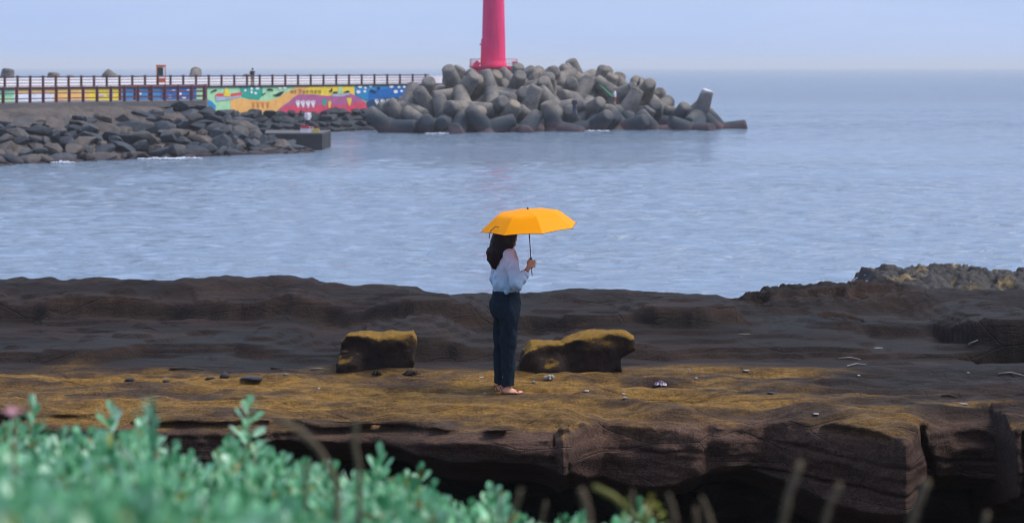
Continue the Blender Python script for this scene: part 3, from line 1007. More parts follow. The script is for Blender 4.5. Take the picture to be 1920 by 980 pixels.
# dirt and broken paving over the upper part, and the filling under the stones
def jetty_fill():
    ts = np.linspace(-.12, 1.0, 34); pxs = np.linspace(-160, 575, 150)
    V = []
    for t in ts:
        for p in pxs:
            q = jet_pt(p, max(0, t)); V.append((q.x, q.y if t >= 0 else q.y + t * 12, q.z - .42 + (t * 8 if t < 0 else 0)))
    V = np.array(V)
    n1 = len(pxs)
    bulge = np.repeat(ts, n1)
    pxx = np.tile(pxs, len(ts))
    V[:, 2] += .36 * sstep(.74, .86, bulge + .05 * fbm2(V[:, 0] * .3, V[:, 1] * .3, 3, 3)) * sstep(360, 250, pxx) + .08 * fbm2(V[:, 0] * .8, V[:, 1] * .8, 3, 4)
    i = np.arange((len(ts) - 1) * n1).reshape(len(ts) - 1, n1)[:, :-1].ravel()
    V -= np.array(jet.location)
    return mesh_np('dirt_slope', V, np.stack([i, i + 1, i + n1 + 1, i + n1], 1))


MAT_DIRT = mat_simple('jetty_dirt', (.060, .052, .050), .95, (.15, .125, .112), .6, 1.0, 2.5, .3, world_space=True)
obj('dirt_slope', jetty_fill(), MAT_DIRT, jet)
# cap slab
mb = MB()
cap = [jet_pt(p, 1.0) for p in (-160, 0, 130, 260, 388)]
back_c = [Vector((c.x * 1.04, c.y + 7.0, c.z)) for c in cap]
zt = 3.80
V_ = []
for a, b_ in zip(cap, back_c):
    V_ += [(a.x, a.y - .3, zt - .45), (a.x, a.y - .3, zt), (b_.x, b_.y, zt), (b_.x, b_.y, -.6)]
Fc_ = []
for k in range(len(cap) - 1):
    for e in range(3):
        Fc_.append((k * 4 + e, (k + 1) * 4 + e, (k + 1) * 4 + e + 1, k * 4 + e + 1))
e_ = (len(cap) - 1) * 4
Fc_ += [(0, 1, 2, 3), (e_, e_ + 3, e_ + 2, e_ + 1)]
mb.add([Vector(v) - jet.location for v in V_], Fc_)
mb.build('cap_slab', mat_simple('cap_concrete', (.10, .095, .10), .9, (.17, .155, .15), .6, .5, 3, .1), jet)
# its end slope towards the quay
jr = tag(empty('railing', (cap[2].x, cap[2].y, zt)), 'maroon pipe railing round the cap of the nearer rubble jetty', 'railing')
post2 = MB(); post2.box((-.10, -.07, 0), (.10, .07, 1.16)); post2 = post2.mesh('post', [MAT_RAIL2])


def rail_run(pts, n, first=0):
    pts = [Vector(p) for p in pts]
    L = [0]
    for a, b_ in zip(pts, pts[1:]):
        L.append(L[-1] + (b_ - a).length)
    def at(s):
        for k in range(len(pts) - 1):
            if s <= L[k + 1] + 1e-6:
                return pts[k].lerp(pts[k + 1], (s - L[k]) / (L[k + 1] - L[k]))
    for k in range(first, n + 1):
        p = at(L[-1] * k / n)
        o = bpy.data.objects.new('post', post2); COL.objects.link(o); o.parent = jr; o.location = p - jr.location
    for z, r_ in ((1.1, .05), (.68, .04), (.30, .04)):
        mb = MB(); mb.tube([p + Vector((0, 0, z)) - jr.location for p in pts], r_, 6); mb.build('rail', MAT_RAIL2, jr)


rf = [Vector((c.x, c.y + .5, zt)) for c in cap]
rf[-1] = Vector((jet_pt(381, 1).x, cap[-1].y + .5, zt))
rb = [Vector((jet_pt(p, 1).x * 1.035 + .2, jet_pt(p, 1).y + 6.4, zt)) for p in (215, 300, 378)]
rail_run(rf, 20)
rail_run(rb, 6)
rail_run([rf[-1], rb[-1]], 3, 1)

# low concrete quay beyond the jetty's end
quay = tag(empty('concrete_quay', W(560, 281, 158)), 'low dark concrete quay sticking out past the end of the rubble jetty', 'quay')
quay.location.z = 0
a_ = W(430, 281, 158); b_ = W(613, 281, 162)
mb = MB(); mb.box((a_.x - quay.location.x, 0, -.8), (b_.x - quay.location.x, 7.5, 1.20)); mb.build('block', MAT_DARKCONC, quay)
mb = MB(); mb.box((a_.x - quay.location.x, .06, 1.204), (b_.x - quay.location.x - .06, 7.45, 1.29)); mb.build('deck', mat_simple('worn_quay_concrete', (.085, .083, .086), .9, (.15, .145, .14), .7), quay)

# ------------------------------------------------------------------ tetrapods
def tetra_mesh(n=22):
    dirs = [Vector(v).normalized() for v in ((1, 1, 1), (-1, -1, 1), (-1, 1, -1), (1, -1, -1))]
    mb = MB()
    for d in dirs:
        q = d.to_track_quat('Z', 'Y')
        pr = [(0.0, .95), (1.4, .82), (2.70, .68), (2.84, .655), (2.93, .58), (2.97, .46), (2.98, .2)]
        V = []; Fc = []
        for z, r in pr:
            for k in range(n):
                a = 2 * math.pi * k / n; V.append(q @ Vector((r * math.cos(a), r * math.sin(a), z)))
        for j in range(len(pr) - 1):
            for k in range(n):
                Fc.append((j * n + k, j * n + (k + 1) % n, (j + 1) * n + (k + 1) % n, (j + 1) * n + k))
        Fc.append(tuple((len(pr) - 1) * n + k for k in range(n)))
        mb.add(V, Fc)
    return mb.mesh('tetrapod', [], True)


def mat_tetra(name, cap=False):
    m, nt, b = new_mat(name)
    pos = position(nt)
    oi = nt.nodes.new('ShaderNodeObjectInfo')
    tc = nt.nodes.new('ShaderNodeTexCoord')
    n = noise_node(nt, .9, 6, .62, tc.outputs['Object'])
    n2 = noise_node(nt, 5.0, 5, .7, tc.outputs['Object'])
    base = ramp(nt, oi.outputs['Random'], [(0, (.160, .150, .142)), (.5, (.205, .188, .172)), (1, (.25, .21, .168))])
    v = ramp(nt, n.outputs['Fac'], [(.30, (.40, .41, .44)), (.5, (.92, .92, .92)), (.70, (1.30, 1.25, 1.16))])
    c = mixc(nt, 1.0, base, v, 'MULTIPLY')
    v2 = ramp(nt, n2.outputs['Fac'], [(.3, (.62, .62, .64)), (.7, (1.2, 1.2, 1.18))])
    c = mixc(nt, 1.0, c, v2, 'MULTIPLY')
    sep = nt.nodes.new('ShaderNodeSeparateXYZ'); nt.links.new(pos, sep.inputs[0])
    nz = noise_node(nt, .35, 4, .6, pos)
    z = math_node(nt, 'ADD', sep.outputs['Z'], math_node(nt, 'MULTIPLY', nz.outputs['Fac'], 2.4))
    w = N(nt, 'MapRange', From__Min=3.8, From__Max=2.5); nt.links.new(z, w.inputs['Value'])
    c = mixc(nt, w.outputs[0], c, mixc(nt, n2.outputs['Fac'], (.022, .030, .042), (.055, .066, .080)))       # tide-wet, weed-covered
    w2 = N(nt, 'MapRange', From__Min=1.95, From__Max=1.6); nt.links.new(z, w2.inputs['Value'])
    c = mixc(nt, w2.outputs[0], c, mixc(nt, n.outputs['Fac'], (.055, .040, .052), (.135, .082, .085)))       # pink coralline crust at the waterline
    if cap:
        so = nt.nodes.new('ShaderNodeSeparateXYZ'); nt.links.new(pos, so.inputs[0])
        zz = math_node(nt, 'ADD', so.outputs['Z'], math_node(nt, 'MULTIPLY', n2.outputs['Fac'], 1.1))
        w3 = N(nt, 'MapRange', From__Min=cap, From__Max=cap + .4); nt.links.new(zz, w3.inputs['Value'])
        c = mixc(nt, w3.outputs[0], c, (.62, .62, .64))                                                     # gull-whitened top
    nt.links.new(c, b.inputs['Base Color'])
    b.inputs['Roughness'].default_value = .8
    b.inputs['Specular IOR Level'].default_value = .25
    bump(nt, b, n2.outputs['Fac'], .35, .06)
    return m


TM = tetra_mesh(); TM.materials.append(mat_tetra('tetrapod_concrete'))
TMC = TM.copy(); TMC.materials.clear(); TMC.materials.append(mat_tetra('tetrapod_whitened', 4.2))
TETRA = [(-11.97,200.15,0.31,0.906,-0.289,-0.228,0.21,0), (-8.47,200.16,0.46,-0.54,-0.368,-0.035,0.756,0), (-5.39,199.46,-0.37,-0.037,-0.316,0.927,0.198,0), (-2.48,200.64,0.23,-0.65,-0.491,0.531,-0.235,0), (0.99,202.25,-0.23,0.3,-0.233,0.336,-0.862,0), (4.38,204.07,0.16,0.499,0.1,0.77,0.385,0), (8.14,206.63,0.12,-0.525,0.768,-0.366,0.009,0), (11.28,209.01,-0.07,0.025,0.618,0.064,-0.783,0), (14.67,210.06,-0.52,-0.269,0.448,0.832,0.187,0), (-10.57,202.46,0.59,0.579,0.648,0.451,0.204,1), (-6.46,201.77,0.88,-0.869,-0.2,0.276,-0.357,1), (-4.25,202.49,0.25,-0.746,0.062,0.024,-0.663,1), (-0.87,203.05,0.57,0.835,-0.062,0.538,0.096,1), (2.19,205.95,0.43,0.398,0.505,0.549,-0.534,1), (6.06,207.74,0.43,-0.444,-0.704,0.348,-0.431,1), (9.38,210.14,0.09,0.383,-0.307,0.096,-0.866,1), (12.91,212.12,-0.34,0.196,0.833,0.336,-0.393,1), (16.82,213.4,0.25,0.019,0.864,0.151,-0.48,1), (-10.42,203.54,2.09,-0.323,-0.142,-0.936,0.002,2), (-8.01,203.7,1.74,0.716,0.477,-0.476,0.182,2), (-4.65,203.06,2.08,0.17,0.386,-0.533,0.734,2), (-1.95,204.47,1.97,0.089,0.505,-0.846,-0.145,2), (1.37,206.4,1.68,-0.445,0.261,0.091,-0.852,2), (4.49,208.33,1.88,0.367,0.113,0.129,0.914,2), (7.49,210.09,1.55,0.018,-0.389,-0.745,-0.541,2), (11.59,211.81,1.51,0.615,0.605,0.151,0.483,2), (14.73,214.06,1.42,0.131,0.597,0.583,0.536,2), (-8.99,205.74,2.06,0.408,-0.136,-0.501,0.751,3), (-5.88,205.72,2.78,-0.218,0.896,0.071,-0.38,3), (-3.31,205.97,2.84,-0.064,0.227,-0.408,0.882,3), (-0.41,207.62,2.57,0.346,0.148,-0.749,-0.546,3), (3.06,209.57,2.19,-0.789,0.585,0.188,-0.025,3), (7.22,211.5,2.61,-0.037,-0.936,-0.138,-0.322,3), (9.67,213.59,2.56,0.102,-0.444,0.062,-0.888,3), (13.51,215.11,2.7,0.812,-0.086,-0.572,0.075,3), (-8.51,206.94,3.06,-0.728,0.471,0.434,0.245,4), (-5.3,206.05,3.38,-0.437,0.86,-0.259,0.051,4), (-1.95,207.45,3.22,0.17,-0.537,-0.194,0.803,4), (0.92,208.69,3.06,-0.302,0.251,-0.358,-0.847,4), (3.7,211.14,2.95,0.27,-0.372,-0.579,0.673,4), (6.65,212.9,2.83,0.383,0.565,0.372,0.629,4), (10.96,214.87,3.21,0.495,0.859,-0.01,0.128,4), (13.86,216.67,3.18,-0.714,0.651,-0.167,0.195,4), (-5.69,208.55,3.98,-0.86,0.264,0.145,-0.412,5), (-3.73,209.05,3.45,0.086,-0.261,-0.71,0.648,5), (0.25,210.86,3.7,-0.282,-0.282,0.917,0.032,5), (3.62,212.57,3.6,0.597,-0.682,0.347,-0.243,5), (6.05,214.8,3.56,0.061,0.561,-0.287,0.774,5), (9.61,216.54,3.0,0.076,-0.716,0.667,-0.194,5), (-6.66,211.04,3.91,-0.083,-0.062,-0.906,-0.41,6), (-2.98,211.03,3.83,0.481,0.278,-0.83,0.052,6), (0.56,212.8,3.92,-0.272,0.709,-0.051,0.649,6), (3.15,214.73,4.08,0.289,-0.734,0.48,0.383,6), (6.05,216.32,3.58,-0.818,0.267,0.347,-0.373,6), (9.24,218.22,3.85,0.792,0.566,-0.221,0.06,6), (12.43,219.73,3.42,0.007,-0.01,-0.059,-0.998,6), (1.85,214.83,4.46,-0.364,0.25,-0.186,0.878,7), (4.46,216.51,4.77,-0.447,-0.772,0.356,-0.279,7), (7.38,218.28,4.72,0.396,-0.517,0.267,-0.71,7), (-6.32,211.55,3.56,-0.699,-0.523,0.18,-0.453,8), (-2.7,212.68,3.93,0.591,0.157,-0.168,0.773,8), (0.31,216.87,4.23,0.92,-0.13,0.227,0.292,8), (4.3,219.36,4.57,0.14,0.285,-0.65,-0.69,8), (7.23,220.38,4.62,-0.376,0.452,0.802,0.102,8), (2.55,220.92,4.09,-0.185,-0.829,0.487,-0.204,8), (9.67,221.59,4.19,0.738,0.621,-0.213,-0.156,8), (10.9,219.47,3.21,-0.453,-0.396,-0.787,0.139,8), (14.49,220.09,2.32,-0.294,0.011,0.268,0.917,8), (16.25,219.19,1.7,0.237,-0.027,-0.174,-0.955,8), (19.24,211.0,1.43,0.885,0.439,-0.132,0.085,9), (18.3,214.0,0.91,0.499,-0.062,-0.19,0.843,9), (21.63,213.0,-0.28,0.483,0.792,0.323,0.187,9), (18.32,208.0,-0.17,0.699,0.487,0.186,-0.489,9)]
ORD = 'first second third fourth fifth sixth seventh eighth ninth tenth eleventh twelfth'.split()
ROWN = {0: 'weed-darkened concrete tetrapod, %s from the mural along the front row at the waterline',
        1: 'dark wet concrete tetrapod, %s from the mural in the row just behind the waterline',
        2: 'stained concrete tetrapod, %s from the mural in the lower slope row of the heap',
        3: 'grey concrete tetrapod, %s from the mural in the inner lower slope row',
        4: 'grey concrete tetrapod, %s from the mural in the middle row of the heap',
        5: 'grey concrete tetrapod, %s from the mural in the inner middle row',
        6: 'pale grey concrete tetrapod, %s from the mural in the upper row of the heap',
        7: 'pale grey concrete tetrapod, %s from the mural just below the highest crest',
        8: 'weathered concrete tetrapod on the skyline crest of the heap, %s from the mural'}
rows_ = {}
for r_ in TETRA:
    if r_[7] != 3:
        rows_.setdefault(r_[7], []).append(r_)
lone_labels = ['upright lone tetrapod with a gull-whitened top at the seaward tip of the heap',
               'tetrapod lying half behind the lone white-topped tetrapod, leg towards the heap',
               'low reddish tetrapod farthest out to sea at the tip of the heap',
               'reddish tetrapod half under water in front of the lone white-topped tetrapod']
for rid, rows in rows_.items():
    if rid != 9:
        rows = sorted(rows, key=lambda r: r[0] / r[1])
    for k, r_ in enumerate(rows):
        o = bpy.data.objects.new('tetrapod', TMC if (rid == 9 and k == 0) else TM)
        COL.objects.link(o)
        o.location = r_[:3]; o.rotation_mode = 'QUATERNION'; o.rotation_quaternion = r_[3:7]; o.scale = ({8: .98, 9: .92}.get(rid, 1.0),) * 3
        if rid in (6, 7, 8):
            o.location.z -= .15
        tag(o, lone_labels[k] if rid == 9 else ROWN[rid] % ORD[k], 'tetrapod', 'tetrapods heaped round the lighthouse')
# tetrapods on the seaward side of the pier, tops showing over the parapet
for k, (px, py, q, lab) in enumerate((
        (8, 152, (.3, .5, .2, .8), 'hazy grey tetrapod over the parapet, first at the picture edge'),
        (66, 160, (.9, .1, .4, .2), 'hazy tetrapod tip showing over the parapet, second from the picture edge'),
        (96, 158, (.5, .5, .1, .7), 'hazy tetrapod tip over the parapet, third from the picture edge'),
        (150, 156, (.2, .8, .3, .1), 'round hazy tetrapod tip over the parapet, fourth from the picture edge'),
        (232, 150, (.7, .1, .6, .3), 'large dark tetrapod over the parapet, nearer the picture edge than the orange stand'),
        (275, 157, (.1, .4, .8, .4), 'low tetrapod over the parapet between a large dark one and the orange stand'),
        (318, 160, (.6, .6, .2, .4), 'tetrapod half hidden behind the orange stand on the breakwater'),
        (364, 150, (.82, .2, .1, .52), 'broad two-legged tetrapod over the parapet just past the orange stand'),
        (460, 157, (.4, .2, .9, .1), 'faint round tetrapod tip over the parapet near the walking person'))):
    d = np.interp(px, [0, 800], [180, 224]) + 13
    p = W(px, py + (17 if k in (4, 7) else 27), d)
    o = bpy.data.objects.new('tetrapod', TM); COL.objects.link(o)
    o.location = p; o.rotation_mode = 'QUATERNION'; o.rotation_quaternion = Quaternion(q).normalized(); o.scale = (.85,) * 3
    tag(o, lab, 'tetrapod', 'tetrapods behind the parapet')
# hidden core the heap rests on
hp = []
for a in range(28):
    t = a / 28 * 2 * math.pi
    hp.append((math.cos(t), math.sin(t)))
mb = MB()
c_ = W(1000, 250, 217)
V_ = []
for rr_, z in ((1.0, -1.0), (.8, .4), (.45, 2.4), (.1, 3.2)):
    V_ += [(c_.x + 16 * rr_ * x, 219 + 12.5 * rr_ * y, z) for x, y in hp]
Fc_ = [(j * 28 + k, j * 28 + (k + 1) % 28, (j + 1) * 28 + (k + 1) % 28, (j + 1) * 28 + k) for j in range(3) for k in range(28)] + [tuple(84 + k for k in range(28))]
mb.add(V_, Fc_)
core = mb.build('rubble_mound', MAT_STONE_FAR)
struct(core, 'dark rubble core under the tetrapod heap')

# ------------------------------------------------------------------ lighthouse
LH = Vector(((925.5 - 960) / F * 232, 232, 0))
lh = tag(empty('lighthouse', (LH.x, LH.y, 4.0)), 'red lighthouse tower rising behind the tetrapods', 'lighthouse')
MAT_RED = mat_simple('lighthouse_red', (.78, .022, .135), .6, (.82, .035, .155), .7, .15, 4, .02)
_nt = MAT_RED.node_tree; _b = _nt.nodes['Principled BSDF']
_mp = N(_nt, 'Mapping', Scale=(2.2, 2.2, .16)); _nt.links.new(position(_nt), _mp.inputs['Vector'])
_st = noise_node(_nt, 1.6, 6, .65, _mp.outputs['Vector'])
_old = _b.inputs['Base Color'].links[0].from_socket
_nt.links.new(mixc(_nt, 1.0, _old, ramp(_nt, _st.outputs['Fac'], [(.32, (.74, .80, .80)), (.5, (.97, .98, .98)), (.70, (1.06, 1.5, 1.25))]), 'MULTIPLY'), _b.inputs['Base Color'])    # salt and rain streaks
MAT_DRED = mat_simple('lighthouse_door_red', (.50, .012, .06), .5)
MAT_GLASS = mat_simple('lantern_glass', (.05, .07, .09), .1, spec=.6)


def lhz(py):
    return CZ - (py - HY) / F * 232 - 4.0


mb = MB(); mb.lathe([(1.48, lhz(128)), (1.47, lhz(121)), (1.38, lhz(119)), (1.355, lhz(112)), (1.30, lhz(68)), (1.20, lhz(0)), (1.12, 15.0)], 20); mb.build('tower', MAT_RED, lh, True)
# pilaster with the little hooded window on the side facing the harbour
mb = MB(); mb.tube([(-1.12, -.55, lhz(127)), (-1.07, -.55, lhz(75)), (-.92, -.5, lhz(68))], [.36, .34, .1], 10); mb.build('pilaster', MAT_RED, lh, True)
mb = MB(); mb.box((-1.58, -.75, lhz(85)), (-1.30, -.35, lhz(82.5))); mb.build('hood', MAT_DRED, lh)
mb = MB(); mb.lathe([(2.0, 0), (2.0, 2.15), (2.75, 2.3), (2.75, 2.46)], 20); mb.build('plinth', MAT_RED, lh)
mb = MB(); mb.tube([(-2.45, -.6, 1.9), (-1.7, -.9, 2.9)], .32, 8); mb.build('stair_flank', MAT_RED, lh)
mb = MB(); mb.box((2.1, -.8, 2.2), (2.7, .1, 2.95)); mb.build('equipment_box', MAT_DRED, lh)
lrail = MB()
for k in range(44):
    a = 2 * math.pi * k / 44
    lrail.tube([(2.66 * math.cos(a), 2.66 * math.sin(a), 2.46), (2.66 * math.cos(a), 2.66 * math.sin(a), 3.25)], .018, 5)
for z in (2.7, 3.25):
    lrail.tube([(2.66 * math.cos(2 * math.pi * k / 44), 2.66 * math.sin(2 * math.pi * k / 44), z) for k in range(45)], .025, 5)
lrail.build('balustrade', mat_simple('balustrade_paint', (.55, .10, .16), .6), lh)
mb = MB(); mb.lathe([(1.12, 15.0), (2.0, 15.5), (2.0, 15.75)], 20); mb.build('gallery', MAT_RED, lh)
mb = MB(); mb.lathe([(.95, 15.75), (.95, 17.4)], 12); mb.build('lantern', MAT_GLASS, lh)
mb = MB(); mb.lathe([(1.1, 17.4), (.9, 17.9), (.15, 18.5), (.05, 18.9)], 16); mb.build('lantern_roof', MAT_RED, lh)

# ------------------------------------------------------------------ lifebuoy stand on the pier
p, s_ = on_wall(323, 160)
stand = tag(empty('lifebuoy_stand', pier_pt(s_, 1.6, DECK - .02)), 'orange framed lifebuoy stand with a dark panel on the breakwater', 'lifebuoy stand')
MAT_OR = mat_simple('signal_orange', (.85, .16, .02), .5)
MAT_DG = mat_simple('dark_green_panel', (.015, .045, .05), .4)
fr = MB()
for x0, x1, z0, z1 in ((-.42, -.34, 0, 2.0), (.34, .42, 0, 2.0), (-.34, .34, 1.86, 2.0), (-.34, .34, .72, .80)):
    fr.box((x0, -.05, z0), (x1, .05, z1))
fr.build('frame', MAT_OR, stand)
mb = MB(); mb.box((-.335, -.03, 1.02), (.20, .03, 1.84)); mb.build('panel', MAT_DG, stand)
mb = MB(); mb.box((-.40, -.20, .42), (.40, .20, .70)); mb.build('box', MAT_OR, stand)
mb = MB(); mb.box((-.46, -.10, 2.0), (.46, .10, 2.07)); mb.build('roof', MAT_OR, stand)
stand.rotation_euler = (0, 0, .25)
stand.scale = (1.05, 1.05, .98)

# ================================================================== ROCKS ON THE SHELF
def poly_sdf(px, pz, pts):
    """Signed distance to a polygon in the (x, z) plane."""
    P = np.array(pts, np.float32)
    d = np.full(np.broadcast(px, pz).shape, 1e9, np.float32)
    s = np.ones(d.shape, np.float32)
    n = len(P)
    for i in range(n):
        j = (i - 1) % n
        ex, ez = P[j] - P[i]
        wx, wz = px - P[i, 0], pz - P[i, 1]
        t = np.clip((wx * ex + wz * ez) / (ex * ex + ez * ez), 0, 1)
        d = np.minimum(d, (wx - ex * t) ** 2 + (wz - ez * t) ** 2)
        c1 = pz >= P[i, 1]; c2 = pz < P[j, 1]; c3 = ex * wz > ez * wx
        al = (c1 & c2 & c3) | (~c1 & ~c2 & ~c3)
        s = np.where(al, -s, s)
    return s * np.sqrt(d)


def mat_boulder():
    m, nt, b = new_mat('lichen_boulder')
    pos = position(nt)
    n1 = noise_node(nt, 3.0, 6, .62, pos)
    n2 = noise_node(nt, 28, 5, .7, pos)
    n3 = noise_node(nt, 110, 3, .6, pos)
    brown = ramp(nt, n1.outputs['Fac'], [(.3, (.022, .015, .013)), (.7, (.055, .036, .028))])
    och = ramp(nt, n2.outputs['Fac'], [(.25, (.11, .060, .012)), (.55, (.25, .138, .020)), (.78, (.37, .215, .042))])
    at = N(nt, 'Attribute', _attribute_name='lichen')
    f = math_node(nt, 'ADD', at.outputs['Fac'], math_node(nt, 'MULTIPLY', math_node(nt, 'SUBTRACT', n1.outputs['Fac'], .5), .55))
    fr = N(nt, 'MapRange', From__Min=.30, From__Max=.75); nt.links.new(f, fr.inputs['Value'])
    c = mixc(nt, fr.outputs[0], brown, och)
    c = mixc(nt, 1.0, c, ramp(nt, n3.outputs['Fac'], [(.3, (.55, .55, .55)), (.62, (1.15, 1.15, 1.15))]), 'MULTIPLY')
    nt.links.new(c, b.inputs['Base Color'])
    b.inputs['Roughness'].default_value = .9
    b.inputs['Specular IOR Level'].default_value = .2
    h = math_node(nt, 'ADD', n2.outputs['Fac'], math_node(nt, 'MULTIPLY', n3.outputs['Fac'], .6))
    bump(nt, b, h, .7, .03)
    return m


MAT_BOULDER = mat_boulder()


def boulder(name, d, base_py, outline, depth, label, capline):
    s = F / d
    x0 = (np.mean([p for p, q in outline]) - 960) / s
    zb = CZ - (base_py - HY) / s
    pts = [((p - 960) / s - x0, CZ - (q - HY) / s - zb) for p, q in outline]
    xs = [p[0] for p in pts]; zs = [p[1] for p in pts]
    P, lo, cell = box_grid((min(xs) - .1, -depth - .08, min(zs) - .1), (max(xs) + .1, depth + .08, max(zs) + .1), .0135)
    X, Y, Z = P
    w = .018 * vnoise3(X * 3.5, Y * 3.5, Z * 3.5, 3)
    p2 = poly_sdf(X + 0 * Z, Z + 0 * X, pts)
    dy = np.abs(Y) - depth * (.86 + .14 * sstep(min(zs), max(zs), Z)) - .05 * fbm2(X * 3 + 0 * Z, Z * 4 + 0 * X, 3, 8)
    f = smax(p2, dy, .055) + w + .012 * vnoise3(X * 11, Y * 11, Z * 13, 6) + .005 * vnoise3(X * 30, Y * 30, Z * 30, 9)
    V, Q = surface_nets(f.astype(np.float32), lo, cell)
    m = mesh_np(name, V, Q)
    at = m.attributes.new('lichen', 'FLOAT', 'POINT')
    nz = np.zeros(len(V) * 3, np.float32); m.vertices.foreach_get('normal', nz); nz = nz.reshape(-1, 3)[:, 2]
    li = sstep(.25, .75, nz) * .85 + sstep(capline - .07, capline + .05, V[:, 2] + .05 * fbm2(V[:, 0] * 5, V[:, 1] * 5, 3, 2)) * .35
    at.data.foreach_set('value', np.clip(li, 0, 1).astype(np.float32))
    return tag(obj(name, m, MAT_BOULDER, None, (x0 * (d - depth * .8) / d, d - depth * .8, zb)), label, 'boulder')


boulder('boulder', 22.25, 684, [(636, 700), (640, 668), (645, 634), (654, 620), (690, 620), (715, 624), (735, 619), (772, 619), (780, 630), (777, 655), (774, 700)], .25,
        'squat flat-topped boulder with an ochre lichen cap and nearly upright sides', .24)
boulder('boulder', 22.0, 692, [(962, 708), (972, 686), (982, 658), (996, 638), (1030, 635), (1052, 636), (1064, 630), (1090, 621), (1130, 616), (1168, 616), (1184, 624), (1184, 642), (1170, 651), (1160, 660), (1160, 678), (1172, 708)], .27,
        'long low boulder with a raised overhanging ochre head and undercut end', .26)


# wave-cut outcrop beyond the shelf
def outcrop():
    xs = np.arange(4.6, 14.0, .03); ys = np.arange(28.4, 33.4, .04)
    X, Y = np.meshgrid(xs, ys)
    r1 = 1 - np.abs(fbm2(X * .9, Y * 1.1, 5, 201, .6)) * 1.1
    r2 = 1 - np.abs(fbm2(X * 2.6, Y * 3.0, 4, 207, .6))
    env = sstep(4.7, 5.5, X + .12 * fbm2(Y * 1.5, X * 2, 2, 3)) * sstep(28.5, 29.1, Y) * sstep(33.2, 32.4, Y)
    z = 2.86 + .38 * sstep(29.6, 30.7, Y + .35 * fbm2(X * 1.2, Y * 0, 3, 5)) + .16 * (r1 - .6) + .07 * (r2 - .6)
    z = np.floor((z + .1 * r2) * 13) / 13 * .3 + (z + .03 * r2) * .7 - .03
    z = -.5 + (z + .5) * env
    n0, n1 = X.shape
    V = np.stack([X, Y, z], -1).reshape(-1, 3)
    i = np.arange((n0 - 1) * n1).reshape(n0 - 1, n1)[:, :-1].ravel()
    m = mesh_np('rock_outcrop', V, np.stack([i, i + 1, i + n1 + 1, i + n1], 1))
    mt, nt, b = new_mat('outcrop_rock')
    pos = position(nt)
    n1_ = noise_node(nt, 1.8, 6, .65, pos, .5); n2_ = noise_node(nt, 9, 6, .7, pos)
    c = ramp(nt, n2_.outputs['Fac'], [(.25, (.006, .006, .008)), (.52, (.019, .016, .016)), (.75, (.050, .046, .047))])
    y_ = ramp(nt, n1_.outputs['Fac'], [(.57, (0, 0, 0)), (.68, (1, 1, 1))])
    c = mixc(nt, math_node(nt, 'MULTIPLY', y_, .75), c, ramp(nt, n2_.outputs['Fac'], [(.3, (.14, .09, .02)), (.7, (.34, .22, .06))]))
    n3_ = noise_node(nt, 2.6, 5, .7, pos, 1.0)
    sep = nt.nodes.new('ShaderNodeSeparateXYZ'); nt.links.new(pos, sep.inputs[0])
    lowb = N(nt, 'MapRange', From__Min=3.05, From__Max=2.86); nt.links.new(math_node(nt, 'ADD', sep.outputs['Z'], math_node(nt, 'MULTIPLY', math_node(nt, 'SUBTRACT', n3_.outputs['Fac'], .5), .5)), lowb.inputs['Value'])
    salt = math_node(nt, 'MULTIPLY', lowb.outputs[0], ramp(nt, n2_.outputs['Fac'], [(.36, (0, 0, 0)), (.52, (1, 1, 1))]))
    c = mixc(nt, math_node(nt, 'MULTIPLY', salt, .85), c, (.40, .38, .38))
    nt.links.new(c, b.inputs['Base Color'])
    b.inputs['Roughness'].default_value = .7
    bump(nt, b, n2_.outputs['Fac'], .8, .06)
    return tag(obj('rock_outcrop', m, mt), 'jagged dark outcrop with white and yellow crusts rising from the sea past the shelf', 'rock outcrop')


outcrop()


